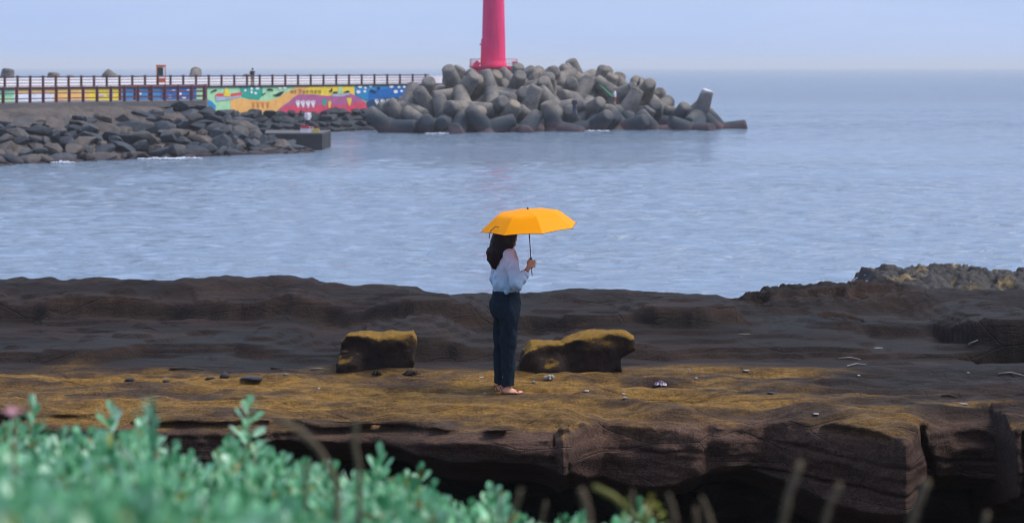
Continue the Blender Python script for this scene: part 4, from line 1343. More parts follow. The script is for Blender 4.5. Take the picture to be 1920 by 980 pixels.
# ================================================================== PEOPLE
class Field:
    """Signed distance field filled primitive by primitive, each only near where it matters."""
    def __init__(s, lo, hi, cell):
        s.P, s.lo, s.cell = box_grid(lo, hi, cell)
        s.ax = [s.P[0][:, 0, 0], s.P[1][0, :, 0], s.P[2][0, 0, :]]
        s.f = np.full([len(a) for a in s.ax], .09, np.float32)

    def sub(s, lo, hi):
        sl = []
        for a, l, h in zip(s.ax, lo, hi):
            sl.append(slice(max(0, np.searchsorted(a, l) - 1), min(len(a), np.searchsorted(a, h) + 1)))
        sl = tuple(sl)
        return sl, (s.P[0][sl[0]], s.P[1][:, sl[1]], s.P[2][:, :, sl[2]])

    def seg(s, a, b, ra, rb, k=.02):
        m = max(ra, rb) + .08
        sl, P = s.sub([min(p, q) - m for p, q in zip(a, b)], [max(p, q) + m for p, q in zip(a, b)])
        s.f[sl] = smin(s.f[sl], seg(P, a, b, ra, rb), k)

    def chain(s, pts, rad, k=.02):
        for i in range(len(pts) - 1):
            s.seg(pts[i], pts[i + 1], rad[i], rad[i + 1], k)

    def ell(s, c, r, yaw=0., k=.02):
        sl, P = s.sub([p - max(r) - .08 for p in c], [p + max(r) + .08 for p in c])
        s.f[sl] = smin(s.f[sl], ell(P, c, r, yaw), k)

    def cut_ell(s, c, r, yaw=0., k=.01):
        sl, P = s.sub([p - max(r) - .08 for p in c], [p + max(r) + .08 for p in c])
        s.f[sl] = smax(s.f[sl], -ell(P, c, r, yaw), k)

    def column(s, zs, ax, ay, cx, cy, yaw=0., k=.02):
        """A stack of ellipses: half-widths ax, ay and centre cx, cy against height."""
        sl, P = s.sub((-9, -9, zs[0] - .06), (9, 9, zs[-1] + .06))
        X, Y, Z = P
        A = np.interp(Z, zs, ax); B = np.interp(Z, zs, ay); CX = np.interp(Z, zs, cx); CY = np.interp(Z, zs, cy)
        x, y = X - CX, Y - CY
        cs, sn = math.cos(yaw), math.sin(yaw)
        x, y = x * cs + y * sn, -x * sn + y * cs
        d = (np.sqrt((x / A) ** 2 + (y / B) ** 2) - 1) * np.minimum(A, B)
        d = np.maximum(d, np.maximum(zs[0] - Z, Z - zs[-1]))
        s.f[sl] = smin(s.f[sl], d, k)

    def cut_below(s, z):
        s.f = np.maximum(s.f, z - s.P[2])

    def mesh(s, name):
        f = s.f
        for ax in range(3):
            for e in (0, -1):
                ix = [slice(None)] * 3; ix[ax] = e
                f[tuple(ix)] = np.maximum(f[tuple(ix)], .01)
        V, Q = surface_nets(f, s.lo, s.cell)
        return mesh_np(name, V, Q)


def mat_skin(name, a=(.64, .29, .17), b_=(.72, .36, .22)):
    m, nt, b = new_mat(name)
    tc = nt.nodes.new('ShaderNodeTexCoord')
    nt.links.new(ramp(nt, noise_node(nt, 18, 4, .6, tc.outputs['Object']).outputs['Fac'], [(.3, a), (.7, b_)]), b.inputs['Base Color'])
    b.inputs['Roughness'].default_value = .5
    b.inputs['Subsurface Weight'].default_value = .12
    b.inputs['Subsurface Radius'].default_value = (.01, .004, .002)
    return m


def mat_cloth(name, a, b_, scale=6, weave=260., bs=.25):
    m, nt, b = new_mat(name)
    tc = nt.nodes.new('ShaderNodeTexCoord')
    nt.links.new(ramp(nt, noise_node(nt, scale, 4, .6, tc.outputs['Object']).outputs['Fac'], [(.32, a), (.68, b_)]), b.inputs['Base Color'])
    b.inputs['Roughness'].default_value = .85
    b.inputs['Specular IOR Level'].default_value = .2
    b.inputs['Sheen Weight'].default_value = .15
    bump(nt, b, noise_node(nt, weave, 2, .5, tc.outputs['Object']).outputs['Fac'], bs, .002)
    return m


MAT_SKIN = mat_skin('skin')

# ------------------------------------------------------------------ the woman under the umbrella
g_ = ground_hit(948, 739)
G = Vector((g_.x, g_.y, g_.z))
woman = tag(empty('person', G), 'person with long dark hair in pale blue shirt and navy trousers holding a yellow umbrella', 'person')
YAW = math.radians(14)        # facing right and a little away
HEADYAW = math.radians(44)


def woman_body():
    f = Field((-.26, -.30, .0), (.34, .30, 1.70), .0052)
    # legs, hips, trunk
    for sgn, x0, y0 in ((-1, .012, -.075), (1, -.05, .075)):
        f.chain([(x0 - .012, y0, .055), (x0 - .012, y0, .12), (x0 + .005, y0, .32), (x0 + .012, y0 * 1.05, .50), (x0 + .01, y0 * 1.1, .82)], [.033, .031, .046, .050, .075], .02)
    f.ell((.0, 0, .90), (.11, .15, .13), YAW, .05)
    f.column([.85, 1.0, 1.12, 1.28, 1.38, 1.42], [.10, .09, .09, .095, .075, .05], [.14, .115, .125, .15, .13, .07], [.0, .0, .008, .015, .015, .012], [0, 0, 0, 0, 0, 0], YAW, .04)
    f.seg((.008, .0, 1.38), (.018, .005, 1.49), .052, .050, .03)
    # head
    hx, hy = .022, .004
    c, s_ = math.cos(HEADYAW), math.sin(HEADYAW)

    def H(fw, rt, z):      # forward, towards the person's right, up
        return (hx + fw * c + rt * s_, hy + fw * s_ - rt * c, z)
    f.ell(H(-.012, 0, 1.565), (.094, .076, .096), HEADYAW, .02)
    f.ell(H(.020, 0, 1.515), (.070, .060, .088), HEADYAW, .03)
    f.seg(H(.070, -.012, 1.452), H(.070, .012, 1.452), .018, .018, .03)          # chin
    f.seg(H(.058, -.030, 1.548), H(.058, .030, 1.548), .026, .026, .02)          # brow and cheeks
    f.seg(H(.060, -.034, 1.505), H(.060, .034, 1.505), .020, .020, .02)
    f.seg(H(.084, 0, 1.545), H(.104, 0, 1.507), .007, .011, .012)                # nose
    f.seg(H(.098, -.010, 1.503), H(.098, .010, 1.503), .007, .007, .008)
    f.seg(H(.087, -.016, 1.481), H(.087, .016, 1.481), .0065, .0065, .006)       # lips
    f.seg(H(.086, -.014, 1.472), H(.086, .014, 1.472), .0065, .0065, .006)
    for e in (-1, 1):
        f.cut_ell(H(.093, e * .031, 1.535), (.014, .014, .010), HEADYAW, .012)   # eye sockets
        f.seg(H(-.004, e * .074, 1.545), H(-.008, e * .078, 1.510), .012, .008, .008)   # ears
    # right arm (towards the camera), bent up to the umbrella
    f.chain([(.045, -.150, 1.365), (.100, -.205, 1.095), (.205, -.110, 1.215)], [.046, .036, .023], .02)
    # right hand round the handle
    f.chain([(.205, -.110, 1.215), (.222, -.112, 1.243), (.240, -.116, 1.300)], [.021, .021, .019], .012)
    f.seg((.232, -.124, 1.252), (.256, -.122, 1.308), .016, .015, .012)
    for k, (L, r) in enumerate(((.92, .0085), (1.0, .0090), (1.02, .0090), (.96, .0085))):
        z = 1.252 + k * .0178
        q = .004 * k
        f.chain([(.252 + q * .2, -.122, z), (.274 + .01 * L, -.104, z + .004), (.272 + .006 * L, -.074, z + .002), (.250, -.064, z - .002)], [r * 1.1, r, r * .95, r * .85], .003)
    f.chain([(.222, -.108, 1.268), (.216, -.082, 1.292), (.230, -.064, 1.314), (.246, -.062, 1.326)], [.0125, .011, .0095, .008], .005)
    # left arm, relaxed at the far side
    f.chain([(-.04, .155, 1.365), (-.085, .205, 1.10), (-.030, .198, .905)], [.046, .036, .023], .02)
    f.chain([(-.030, .198, .905), (-.020, .196, .872), (-.012, .194, .83)], [.021, .020, .018], .012)
    for k in range(4):
        x = -.034 + k * .0165; L = (.9, 1.02, 1.0, .85)[k]
        f.chain([(x, .194, .835), (x + .006, .190, .835 - .032 * L), (x + .014, .180, .835 - .058 * L), (x + .018, .168, .835 - .072 * L)], [.0095, .009, .0085, .0075], .003)
    f.chain([(.002, .190, .868), (.020, .178, .845), (.026, .168, .818)], [.012, .010, .008], .005)
    # feet with toes
    for x0, y0 in ((.0, -.075), (-.055, .075)):
        f.chain([(x0 - .022, y0, .048), (x0 + .02, y0, .060), (x0 + .085, y0 - .004, .040)], [.027, .030, .020], .02)
        f.ell((x0 + .075, y0 - .006, .034), (.07, .038, .014), 0, .02)
        for k in range(5):
            L = (.172, .166, .158, .148, .135)[k] if y0 < 0 else (.172, .166, .158, .148, .135)[k]
            sy = 1 if y0 < 0 else -1
            yy = y0 + sy * (.030 - k * .0165)
            f.chain([(x0 + .095, yy, .034), (x0 + L - .012, yy - sy * .002 * k, .030)], [.0105, .0098 if k == 0 else .0078], .005)
    return f.mesh('body')


obj('body', woman_body(), MAT_SKIN, woman)
# eyes
c_h, s_h = math.cos(HEADYAW), math.sin(HEADYAW)
MAT_EYE = mat_simple('eye', (.02, .012, .01), .2)
for e in (-1, 1):
    mb = MB(); mb.lathe([(.001, -.008), (.006, -.006), (.0085, 0), (.006, .006), (.001, .008)], 10)
    mb.build('eye', MAT_EYE, woman, True, (.022 + .082 * c_h + e * .031 * s_h, .004 + .082 * s_h - e * .031 * c_h, 1.536))


def woman_trousers():
    f = Field((-.22, -.26, .08), (.24, .26, 1.04), .0056)
    X, Y, Z = f.P
    f.chain([(.020, -.078, .10), (.026, -.080, .28), (.030, -.082, .52), (.034, -.084, .80)], [.056, .064, .078, .104], .02)
    f.chain([(-.056, .072, .10), (-.052, .074, .28), (-.044, .078, .52), (-.024, .082, .80)], [.055, .062, .076, .104], .02)
    f.ell((-.045, -.055, .86), (.095, .10, .105), YAW, .05)
    f.ell((-.065, .065, .86), (.09, .10, .105), YAW, .05)
    f.column([.76, .84, .90, .96, 1.012], [.128, .142, .143, .134, .124], [.165, .172, .170, .158, .148], [.004, .003, .002, .002, .004], [0, 0, 0, 0, 0], YAW, .04)
    # folds hanging from the hip and at the knee, pressed crease down the leg
    n = .014 * (.5 - np.abs(vnoise3(X * 16 + Z * 5, Y * 14, Z * 4.5 + X * 6, 3))) + .004 * vnoise3(X * 13, Y * 13, Z * 20 + X * 14, 5) + .003 * vnoise3(X * 40, Y * 30, Z * 12, 7)
    f.f += n * sstep(1.0, .9, Z)
    cr = np.exp(-((X - (.030 + .01 * Z)) / .006) ** 2) * (Y < -.08) * sstep(.1, .2, Z) * sstep(.95, .8, Z)
    f.f -= .004 * cr
    cr2 = np.exp(-((X - (-.055 + .07 * sstep(.55, .95, Z))) / .012) ** 2) * (Y < 0) * sstep(.55, .65, Z)
    f.f += .007 * cr2
    f.cut_below(.094 + .006 * np.sin(X * 40))
    f.f = np.maximum(f.f, Z - 1.010)
    return f.mesh('trousers')


MAT_NAVY = mat_cloth('navy_cotton', (.009, .0165, .026), (.017, .027, .040), 9)
_b = MAT_NAVY.node_tree.nodes['Principled BSDF']; _b.inputs['Sheen Weight'].default_value = 0; _b.inputs['Specular IOR Level'].default_value = .06
tr = obj('trousers', woman_trousers(), MAT_NAVY, woman)
mb = MB()
cs_, sn_ = math.cos(YAW), math.sin(YAW)
ring = lambda r_, z: [((r_ * .130) * math.cos(a) * cs_ - (r_ * .154) * math.sin(a) * sn_ + .004, (r_ * .130) * math.cos(a) * sn_ + (r_ * .154) * math.sin(a) * cs_, z) for a in [2 * math.pi * k / 40 for k in range(40)]]
V_ = ring(1.0, .972) + ring(1.02, .978) + ring(1.0, 1.012) + ring(.97, 1.014)
mb.add(V_, [(j * 40 + k, j * 40 + (k + 1) % 40, (j + 1) * 40 + (k + 1) % 40, (j + 1) * 40 + k) for j in range(3) for k in range(40)])
mb.build('waistband', MAT_NAVY, tr, True)


def woman_shirt():
    f = Field((-.24, -.32, .96), (.30, .32, 1.50), .0052)
    X, Y, Z = f.P
    f.column([.985, 1.01, 1.05, 1.12, 1.22, 1.32, 1.38, 1.415, 1.44], [.116, .128, .134, .130, .124, .110, .094, .070, .055], [.144, .156, .164, .162, .166, .172, .158, .10, .065],
             [.0, .0, .0, .004, .008, .012, .014, .014, .014], [0] * 9, YAW, .03)
    f.chain([(.038, -.140, 1.370), (.062, -.178, 1.270), (.098, -.212, 1.105), (.112, -.215, 1.082)], [.060, .064, .060, .053], .03)
    f.chain([(.098, -.212, 1.100), (.150, -.170, 1.140), (.188, -.130, 1.188)], [.058, .053, .043], .025)
    f.chain([(-.038, .140, 1.370), (-.070, .185, 1.250), (-.090, .205, 1.10)], [.064, .070, .064], .035)
    f.chain([(-.090, .205, 1.10), (-.060, .203, .985)], [.062, .048], .03)
    n = .014 * (.5 - np.abs(vnoise3(X * 13 + Z * 8, Y * 13, Z * 10 - X * 12, 13))) + .004 * vnoise3(X * 15 + Z * 7, Y * 15, Z * 12 - X * 11, 13) + .005 * vnoise3(X * 30 - Z * 9, Y * 30, Z * 24 + X * 20, 15)
    n += .012 * np.sin(X * 55 + Z * 20 + Y * 25) * sstep(1.12, 1.0, Z) * .5
    f.f += n * sstep(1.45, 1.36, Z)
    d = (X - .188) * .62 + (Y + .130) * .55 + (Z - 1.188) * .62
    f.f = np.maximum(f.f, np.where((X > .08) & (Y < -.03), d, -1))
    # body of the shirt keeps clear of the neck opening
    f.f = np.maximum(f.f, -(np.sqrt((X - .012) ** 2 + Y ** 2) - .058 + np.clip(1.40 - Z, 0, 1) * 3))
    return f.mesh('shirt')


def mat_shirt():
    m, nt, b = new_mat('chambray_shirt')
    tc = nt.nodes.new('ShaderNodeTexCoord')
    sep = nt.nodes.new('ShaderNodeSeparateXYZ'); nt.links.new(tc.outputs['Object'], sep.inputs[0])
    n = noise_node(nt, 8, 4, .6, tc.outputs['Object'])
    z = math_node(nt, 'ADD', sep.outputs['Z'], math_node(nt, 'MULTIPLY', math_node(nt, 'SUBTRACT', n.outputs['Fac'], .5), .12))
    fr = N(nt, 'MapRange', From__Min=1.02, From__Max=1.34); nt.links.new(z, fr.inputs['Value'])
    c = ramp(nt, fr.outputs[0], [(0, (.29, .47, .60)), (.45, (.45, .57, .71)), (1, (.66, .60, .70))])      # blue at the hem, blending to pale pinkish shoulders
    nt.links.new(c, b.inputs['Base Color'])
    b.inputs['Roughness'].default_value = .85
    b.inputs['Specular IOR Level'].default_value = .2
    bump(nt, b, noise_node(nt, 300, 2, .5, tc.outputs['Object']).outputs['Fac'], .2, .002)
    return m


MAT_SHIRT = mat_shirt()
sh = obj('shirt', woman_shirt(), MAT_SHIRT, woman)
# collar, standing round the neck and open in front
mb = MB()
V_ = []; n_ = 22
for r_, z in ((.060, 1.420), (.064, 1.462), (.082, 1.432), (.080, 1.428), (.061, 1.457), (.056, 1.42)):
    for k in range(n_):
        a = YAW + .35 + (2 * math.pi - .7) * k / (n_ - 1)
        V_.append((.014 + r_ * .92 * math.cos(a), r_ * math.sin(a), z - .012 * math.cos(a - YAW)))
mb.add(V_, [(j * n_ + k, j * n_ + k + 1, ((j + 1) % 6) * n_ + k + 1, ((j + 1) % 6) * n_ + k) for j in range(6) for k in range(n_ - 1)])
mb.build('collar', MAT_SHIRT, sh, True)
# rolled cuff
mb = MB()
mb.tube([(.168, -.150, 1.162), (.176, -.142, 1.172), (.190, -.128, 1.190), (.193, -.124, 1.194)], [.044, .053, .047, .030], 18); mb.build('cuff', MAT_SHIRT, sh, True)
mb = MB(); mb.tube([(-.066, .204, .995), (-.056, .203, .965), (-.052, .202, .955)], [.045, .050, .03], 16); mb.build('cuff', MAT_SHIRT, sh, True)


def woman_hair():
    f = Field((-.24, -.19, 1.20), (.16, .17, 1.70), .0050)
    X, Y, Z = f.P
    c, s_ = c_h, s_h
    f.ell((.022 - .022 * c, .004 - .022 * s_, 1.575), (.108, .094, .104), HEADYAW, .02)
    f.chain([(-.006, -.020, 1.555), (-.026, -.030, 1.480), (-.062, -.040, 1.385), (-.092, -.045, 1.305), (-.106, -.045, 1.250)], [.096, .106, .098, .066, .028], .03)
    f.chain([(-.02, .03, 1.54), (-.06, .045, 1.44), (-.10, .03, 1.33), (-.11, .0, 1.27)], [.09, .085, .065, .03], .03)
    # wind-lifted outer lock
    f.chain([(-.10, -.06, 1.46), (-.150, -.06, 1.385), (-.150, -.055, 1.32), (-.128, -.05, 1.26)], [.035, .028, .022, .010], .02)
    # opening for the face and the throat
    f.cut_ell((.022 + .098 * c, .004 + .098 * s_, 1.505), (.070, .066, .098), HEADYAW, .015)
    f.cut_ell((.105, .03, 1.42), (.055, .09, .06), 0, .01)
    th = np.arctan2(Y + .03, X + .04 + (1.5 - Z) * .25)
    f.f += .0050 * np.sin(th * 34 + 3 * vnoise3(X * 9, Y * 9, Z * 6, 3)) * sstep(1.66, 1.58, Z) + .006 * vnoise3(X * 60 + Z * 20, Y * 60, Z * 7, 4) + .006 * vnoise3(X * 22, Y * 22, Z * 9, 6)
    return f.mesh('hair')


def mat_hair():
    m, nt, b = new_mat('dark_hair')
    tc = nt.nodes.new('ShaderNodeTexCoord')
    mp = N(nt, 'Mapping', Scale=(60, 60, 6)); nt.links.new(tc.outputs['Object'], mp.inputs['Vector'])
    n = noise_node(nt, 1.5, 4, .6, mp.outputs['Vector'])
    nt.links.new(ramp(nt, n.outputs['Fac'], [(.3, (.008, .0045, .006)), (.7, (.030, .015, .016))]), b.inputs['Base Color'])
    b.inputs['Roughness'].default_value = .42
    b.inputs['Specular IOR Level'].default_value = .4
    bump(nt, b, n.outputs['Fac'], .6, .004)
    return m


MAT_HAIR = mat_hair()
hair = obj('hair', woman_hair(), MAT_HAIR, woman)
mb = MB()
rh = random.Random(3)
for k in range(70):
    a = rh.uniform(-2.6, 2.4)
    pts = []
    o1 = rh.uniform(.94, 1.05)
    for t, (cx, cy, z, r) in zip(np.linspace(0, 1, 6), ((.0, -.01, 1.60, .098), (-.018, -.022, 1.52, .112), (-.045, -.036, 1.43, .112), (-.075, -.044, 1.35, .095), (-.098, -.046, 1.28, .062), (-.108, -.048, 1.225, .028))):
        w = rh.uniform(-.05, .05) * t
        pts.append((cx + r * o1 * math.cos(a + w) * 1.02 - .012 * t * rh.random(), cy + r * o1 * math.sin(a + w), z + rh.uniform(-.01, .01)))
    if max(p[0] for p in pts) < .07:
        mb.tube(pts, [.0012, .0016, .0018, .0016, .0012, .0006], 4)
mb.build('hair_strands', MAT_HAIR, hair, True)
# bracelet
mb = MB()
wv = Vector((.105, .095, .120)).normalized(); u_ = wv.orthogonal().normalized(); v_ = wv.cross(u_)
pc = Vector((.198, -.117, 1.206))
mb.tube([pc + (u_ * math.cos(a) + v_ * math.sin(a)) * .0255 for a in [2 * math.pi * k / 20 for k in range(21)]], .0035, 6)
mb.build('bracelet', mat_simple('dark_cord', (.02, .015, .015), .6), woman, True)
# sandals
MAT_SOLE = mat_simple('sandal_sole', (.018, .013, .012), .7)
MAT_STRAP = mat_simple('tan_leather', (.16, .055, .035), .55)
for x0, y0 in ((.0, -.075), (-.055, .075)):
    sd = empty('sandal', (x0, y0, 0)); sd.parent = woman
    sy = 1 if y0 < 0 else -1
    out = [(-.056, 0), (-.05, .024), (-.02, .032), (.03, .032), (.09, .043), (.14, .040), (.172, .022), (.178, .004), (.165, -.022), (.13, -.038), (.08, -.041), (.02, -.031), (-.03, -.030), (-.052, -.020)]
    out = [(x, sy * y) for x, y in out]
    n_ = len(out)
    mb = MB(); V_ = [(x, y, 0.0) for x, y in out] + [(x, y, .017) for x, y in out]
    mb.add(V_, [tuple(range(n_))[::-1], tuple(range(n_, 2 * n_))] + [(k, (k + 1) % n_, n_ + (k + 1) % n_, n_ + k) for k in range(n_)])
    mb.build('sole', MAT_SOLE, sd)
    mb = MB(); V_ = [(x * .98, y * .98, .0175) for x, y in out] + [(x * .98, y * .98, .022) for x, y in out]
    mb.add(V_, [tuple(range(n_))[::-1], tuple(range(n_, 2 * n_))] + [(k, (k + 1) % n_, n_ + (k + 1) % n_, n_ + k) for k in range(n_)])
    mb.build('insole', MAT_STRAP, sd)
    for pts in ([(.03, -.036, .018), (.045, -.022, .052), (.085, .008, .056), (.13, .026, .044), (.145, .040, .018)],
                [(.03, .034, .018), (.045, .020, .056), (.085, -.006, .058), (.125, -.030, .042), (.135, -.042, .018)],
                [(-.02, -.033, .02), (-.045, -.03, .07), (-.056, 0, .085), (-.045, .03, .07), (-.02, .033, .02)],
                [(-.035, -.032, .075), (.0, -.036, .088), (.02, 0, .100), (.0, .036, .088), (-.035, .032, .075)]):
        mb = MB(); mb.tube([(x, y * sy, z) for x, y, z in pts], .0042, 6); mb.build('strap', MAT_STRAP, sd, True)

# ------------------------------------------------------------------ the umbrella
MAT_CANOPY, nt, b = new_mat('yellow_umbrella_cloth')
b.inputs['Base Color'].default_value = (.99, .345, .001, 1)
b.inputs['Roughness'].default_value = .6
b.inputs['Specular IOR Level'].default_value = .25
tl = N(nt, 'BsdfTranslucent', Color=(.98, .36, .002, 1))
mx = nt.nodes.new('ShaderNodeMixShader'); mx.inputs[0].default_value = .14
b.inputs['Specular IOR Level'].default_value = .08
b.inputs['Roughness'].default_value = .5
nt.links.new(b.outputs[0], mx.inputs[1]); nt.links.new(tl.outputs[0], mx.inputs[2])
nt.links.new(mx.outputs[0], nt.nodes['Material Output'].inputs['Surface'])
tc = nt.nodes.new('ShaderNodeTexCoord')
bump(nt, b, noise_node(nt, 14, 3, .5, tc.outputs['Object']).outputs['Fac'], .15, .01)
MAT_BLACK = mat_simple('black_metal', (.012, .012, .014), .35, spec=.5)
MAT_STEEL = mat_simple('steel_shaft', (.07, .075, .085), .3, spec=.6)

woman.scale = (1.022,) * 3
hand = Vector((.247, -.084, 1.290)) * 1.022 + G
axis = Vector((-.062, -.072, 1)).normalized()
umb = tag(empty('umbrella', hand), 'open yellow folding umbrella held over the dark-haired person', 'umbrella')
umb.rotation_mode = 'QUATERNION'
umb.rotation_quaternion = Vector((0, 0, 1)).rotation_difference(axis)
TOPZ = .532
prof_u = [(.0, 0), (.06, -.003), (.12, -.009), (.19, -.0165), (.255, -.024), (.305, -.033), (.335, -.053), (.38, -.089), (.43, -.131), (.487, -.180)]


def up_pt(r, z, a):
    return Vector((r * math.cos(a), r * math.sin(a), TOPZ + z))


A0 = math.radians(15.0)
for k in range(8):
    a0, a1 = A0 + k * math.pi / 4, A0 + (k + 1) * math.pi / 4
    mb = MB(); nn = 9; V_ = []; Fc_ = []
    for j, (r, z) in enumerate(prof_u):
        p0, p1 = up_pt(r, z, a0), up_pt(r, z, a1)
        for i in range(nn):
            t = i / (nn - 1)
            p = p0.lerp(p1, t)
            bow = 4 * t * (1 - t)
            sc_ = 1 + .012 * bow * (j / 9)          # tension pulls the cloth in between the ribs
            p = Vector((p.x * sc_, p.y * sc_, p.z - .006 * bow * (j / 9) + .013 * bow * (j / 9) ** 4))
            V_.append(p)
    for j in range(len(prof_u) - 1):
        for i in range(nn - 1):
            Fc_.append((j * nn + i, (j + 1) * nn + i, (j + 1) * nn + i + 1, j * nn + i + 1))
    mb.add(V_, Fc_)
    pnl = mb.build('canopy_panel', MAT_CANOPY, umb, True)
    hb = MB(); hb.tube([V_[(len(prof_u) - 1) * nn + i] + Vector((0, 0, -.001)) for i in range(nn)], .0022, 5); hb.build('hem', mat_simple('dark_hem', (.10, .045, .008), .7) if k == 0 else bpy.data.materials['dark_hem'], pnl)
    rb_ = MB(); rb_.tube([up_pt(r, z - .005, a0) for r, z in prof_u[1:]] + [up_pt(.497, -.187, a0)], .0022, 5)
    rbo = rb_.build('rib', MAT_BLACK, umb)
    st_ = MB(); st_.tube([up_pt(.012, -.115, a0), up_pt(.255, -.040, a0)], .0020, 5); st_.build('stretcher', MAT_BLACK, rbo)
mb = MB(); mb.lathe([(.010, TOPZ - .004), (.010, TOPZ + .004), (.006, TOPZ + .010), (.006, TOPZ + .018), (.003, TOPZ + .022)], 12); mb.build('ferrule', MAT_BLACK, umb, True)
mb = MB(); mb.lathe([(.0045, .03), (.0045, .24), (.0055, .241), (.0055, TOPZ)], 10); mb.build('shaft', MAT_STEEL, umb, True)
mb = MB(); mb.lathe([(.015, TOPZ - .13), (.017, TOPZ - .12), (.015, TOPZ - .10)], 12); mb.build('runner', MAT_BLACK, umb, True)
mb = MB(); mb.lathe([(.008, -.062), (.012, -.058), (.013, 0), (.012, .045), (.007, .05)], 14); mb.build('handle', MAT_BLACK, umb, True)
mb = MB(); mb.tube([(0, 0, -.060), (.004, -.004, -.09), (.010, -.004, -.125), (.004, -.004, -.140), (-.002, -.004, -.12), (.0, 0, -.062)], .0024, 5); mb.build('wrist_cord', MAT_STEEL, umb, True)
# tie strap hanging off the rim
a_ = math.radians(217)
sb = up_pt(.455, -.160, a_)
mb = MB(); pts = [up_pt(.40, -.118, a_ + .10), up_pt(.425, -.122, a_ + .05) + Vector((0, 0, .012)), sb + Vector((-.015, -.010, .006)), sb + Vector((-.026, -.012, -.03)), sb + Vector((-.030, -.010, -.062))]
mb.tube(pts, .0042, 6); mb.build('tie_strap', MAT_BLACK, umb, True)


# ------------------------------------------------------------------ the small figures on the breakwater
def figure(loc, yaw, label, top_col, leg_col, hat=None, arms='down', scale=1.0, shorts=False):
    p = tag(empty('person', loc), label, 'person')
    p.rotation_euler = (0, 0, yaw); p.scale = (scale,) * 3
    sk = MAT_SKIN
    f = Field((-.5, -.5, 0), (.6, .5, 1.78), .018)
    for s_ in (-1, 1):
        f.chain([(.12, s_ * .11, .03), (0, s_ * .10, .06), (.01, s_ * .10, .48), (0, s_ * .09, .86)], [.035, .042, .055, .08], .03)
    f.column([.82, 1.0, 1.2, 1.38, 1.45], [.10, .09, .10, .09, .05], [.15, .14, .16, .17, .07], [0, 0, 0, 0, 0], [0] * 5, 0, .05)
    f.seg((0, 0, 1.42), (.01, 0, 1.52), .055, .05, .03)
    f.ell((.015, 0, 1.62), (.095, .078, .115), 0, .02)
    f.seg((.10, 0, 1.62), (.115, 0, 1.59), .012, .014, .02)
    arm = {'down': [(0, .19, 1.38), (-.02, .22, 1.10), (.03, .21, .86)], 'forward': [(0, .19, 1.38), (.06, .24, 1.13), (.30, .12, 1.16)], 'up': [(0, .19, 1.38), (.10, .22, 1.16), (.16, .13, 1.42)]}[arms]
    tips = []
    for s_ in (-1, 1):
        A = [(x, s_ * y, z) for x, y, z in arm]
        f.chain(A, [.05, .042, .030], .02)
        d = (Vector(A[2]) - Vector(A[1])).normalized()
        h = Vector(A[2]) + d * .06
        f.seg(A[2], h[:], .030, .034, .01)
        for k in range(4):
            q = h + d * .07 + Vector((.0, (k - 1.5) * .018, -.01 * k))
            f.seg(h[:], q[:], .016, .012, .004)
        f.seg(A[2], (h + Vector((.02, -s_ * .045, .03)))[:], .016, .012, .004)
        tips.append(h)
    obj('body', f.mesh('body'), sk, p)
    f = Field((-.4, -.45, .80), (.45, .45, 1.50), .018)
    f.column([.86, 1.0, 1.2, 1.38, 1.46], [.135, .13, .135, .115, .06], [.185, .18, .19, .20, .085], [0] * 5, [0] * 5, 0, .04)
    for s_ in (-1, 1):
        A = [(x, s_ * y, z) for x, y, z in arm]
        B = Vector(A[1]).lerp(Vector(A[2]), .15)
        f.chain([A[0], A[1], B[:]], [.075, .065, .055], .03)
    obj('jacket', f.mesh('jacket'), top_col, p)
    f = Field((-.25, -.3, .06), (.25, .3, .96), .018)
    for s_ in (-1, 1):
        f.chain([(.0, s_ * .10, .45 if shorts else .12), (.01, s_ * .10, .48), (0, s_ * .09, .84)], [.075, .078, .105], .03)
    f.column([.80, .94], [.13, .125], [.18, .17], [0, 0], [0, 0], 0, .04)
    obj('trousers', f.mesh('trousers'), leg_col, p)
    for s_ in (-1, 1):
        mb = MB(); mb.tube([(-.09, s_ * .10, .045), (.05, s_ * .11, .05), (.17, s_ * .115, .035)], [.045, .05, .03], 10); mb.build('shoe', MAT_BLACK, p, True)
    if hat is not None:
        mb = MB(); mb.lathe([(.17, 1.675), (.165, 1.685), (.108, 1.69), (.10, 1.74), (.06, 1.765)], 16, (.02, 0, 0)); mb.build('hat', hat, p, True)
    else:
        f = Field((-.14, -.13, 1.5), (.16, .13, 1.78), .014); f.ell((-.008, 0, 1.64), (.105, .09, .115), 0, .01); f.cut_ell((.11, 0, 1.58), (.075, .08, .11), 0, .01)
        obj('hair', f.mesh('hair'), MAT_HAIR, p)
    return p, tips


C_WHITE = mat_cloth('white_cotton', (.60, .60, .66), (.74, .74, .80))
C_DARK = mat_cloth('charcoal_cloth', (.022, .024, .034), (.04, .042, .055))
C_BLUE = mat_cloth('slate_cloth', (.035, .05, .085), (.05, .07, .11))
C_RED = mat_cloth('coral_red_cloth', (.50, .08, .06), (.60, .12, .08))
C_KHAKI = mat_cloth('khaki_cloth', (.22, .16, .05), (.30, .22, .08))
C_GREY = mat_cloth('grey_hat', (.10, .09, .14), (.15, .13, .20))
p, s_ = on_wall(492, 160)
figure(pier_pt(s_, 1.4, DECK - .02), 2.2, 'small person in dark top and khaki trousers standing on the painted breakwater', C_DARK, C_KHAKI, None, 'up', 1.0)
figure(W(1077, 215.5, 202.5), 1.2, 'angler in dark clothes and hat standing low on the tetrapods', C_DARK, C_BLUE, C_GREY, 'forward', 1.0)
pw, tips = figure(W(1153, 197.5, 206), math.pi * .93, 'angler in white shirt and red shorts holding a green rod on the tetrapods', C_WHITE, C_RED, C_DARK, 'forward', .95, True)
figure(W(577, 246, 163), 1.9, 'person in white shirt and sun hat standing on the low quay', C_WHITE, C_DARK, C_GREY, 'down', 1.0)
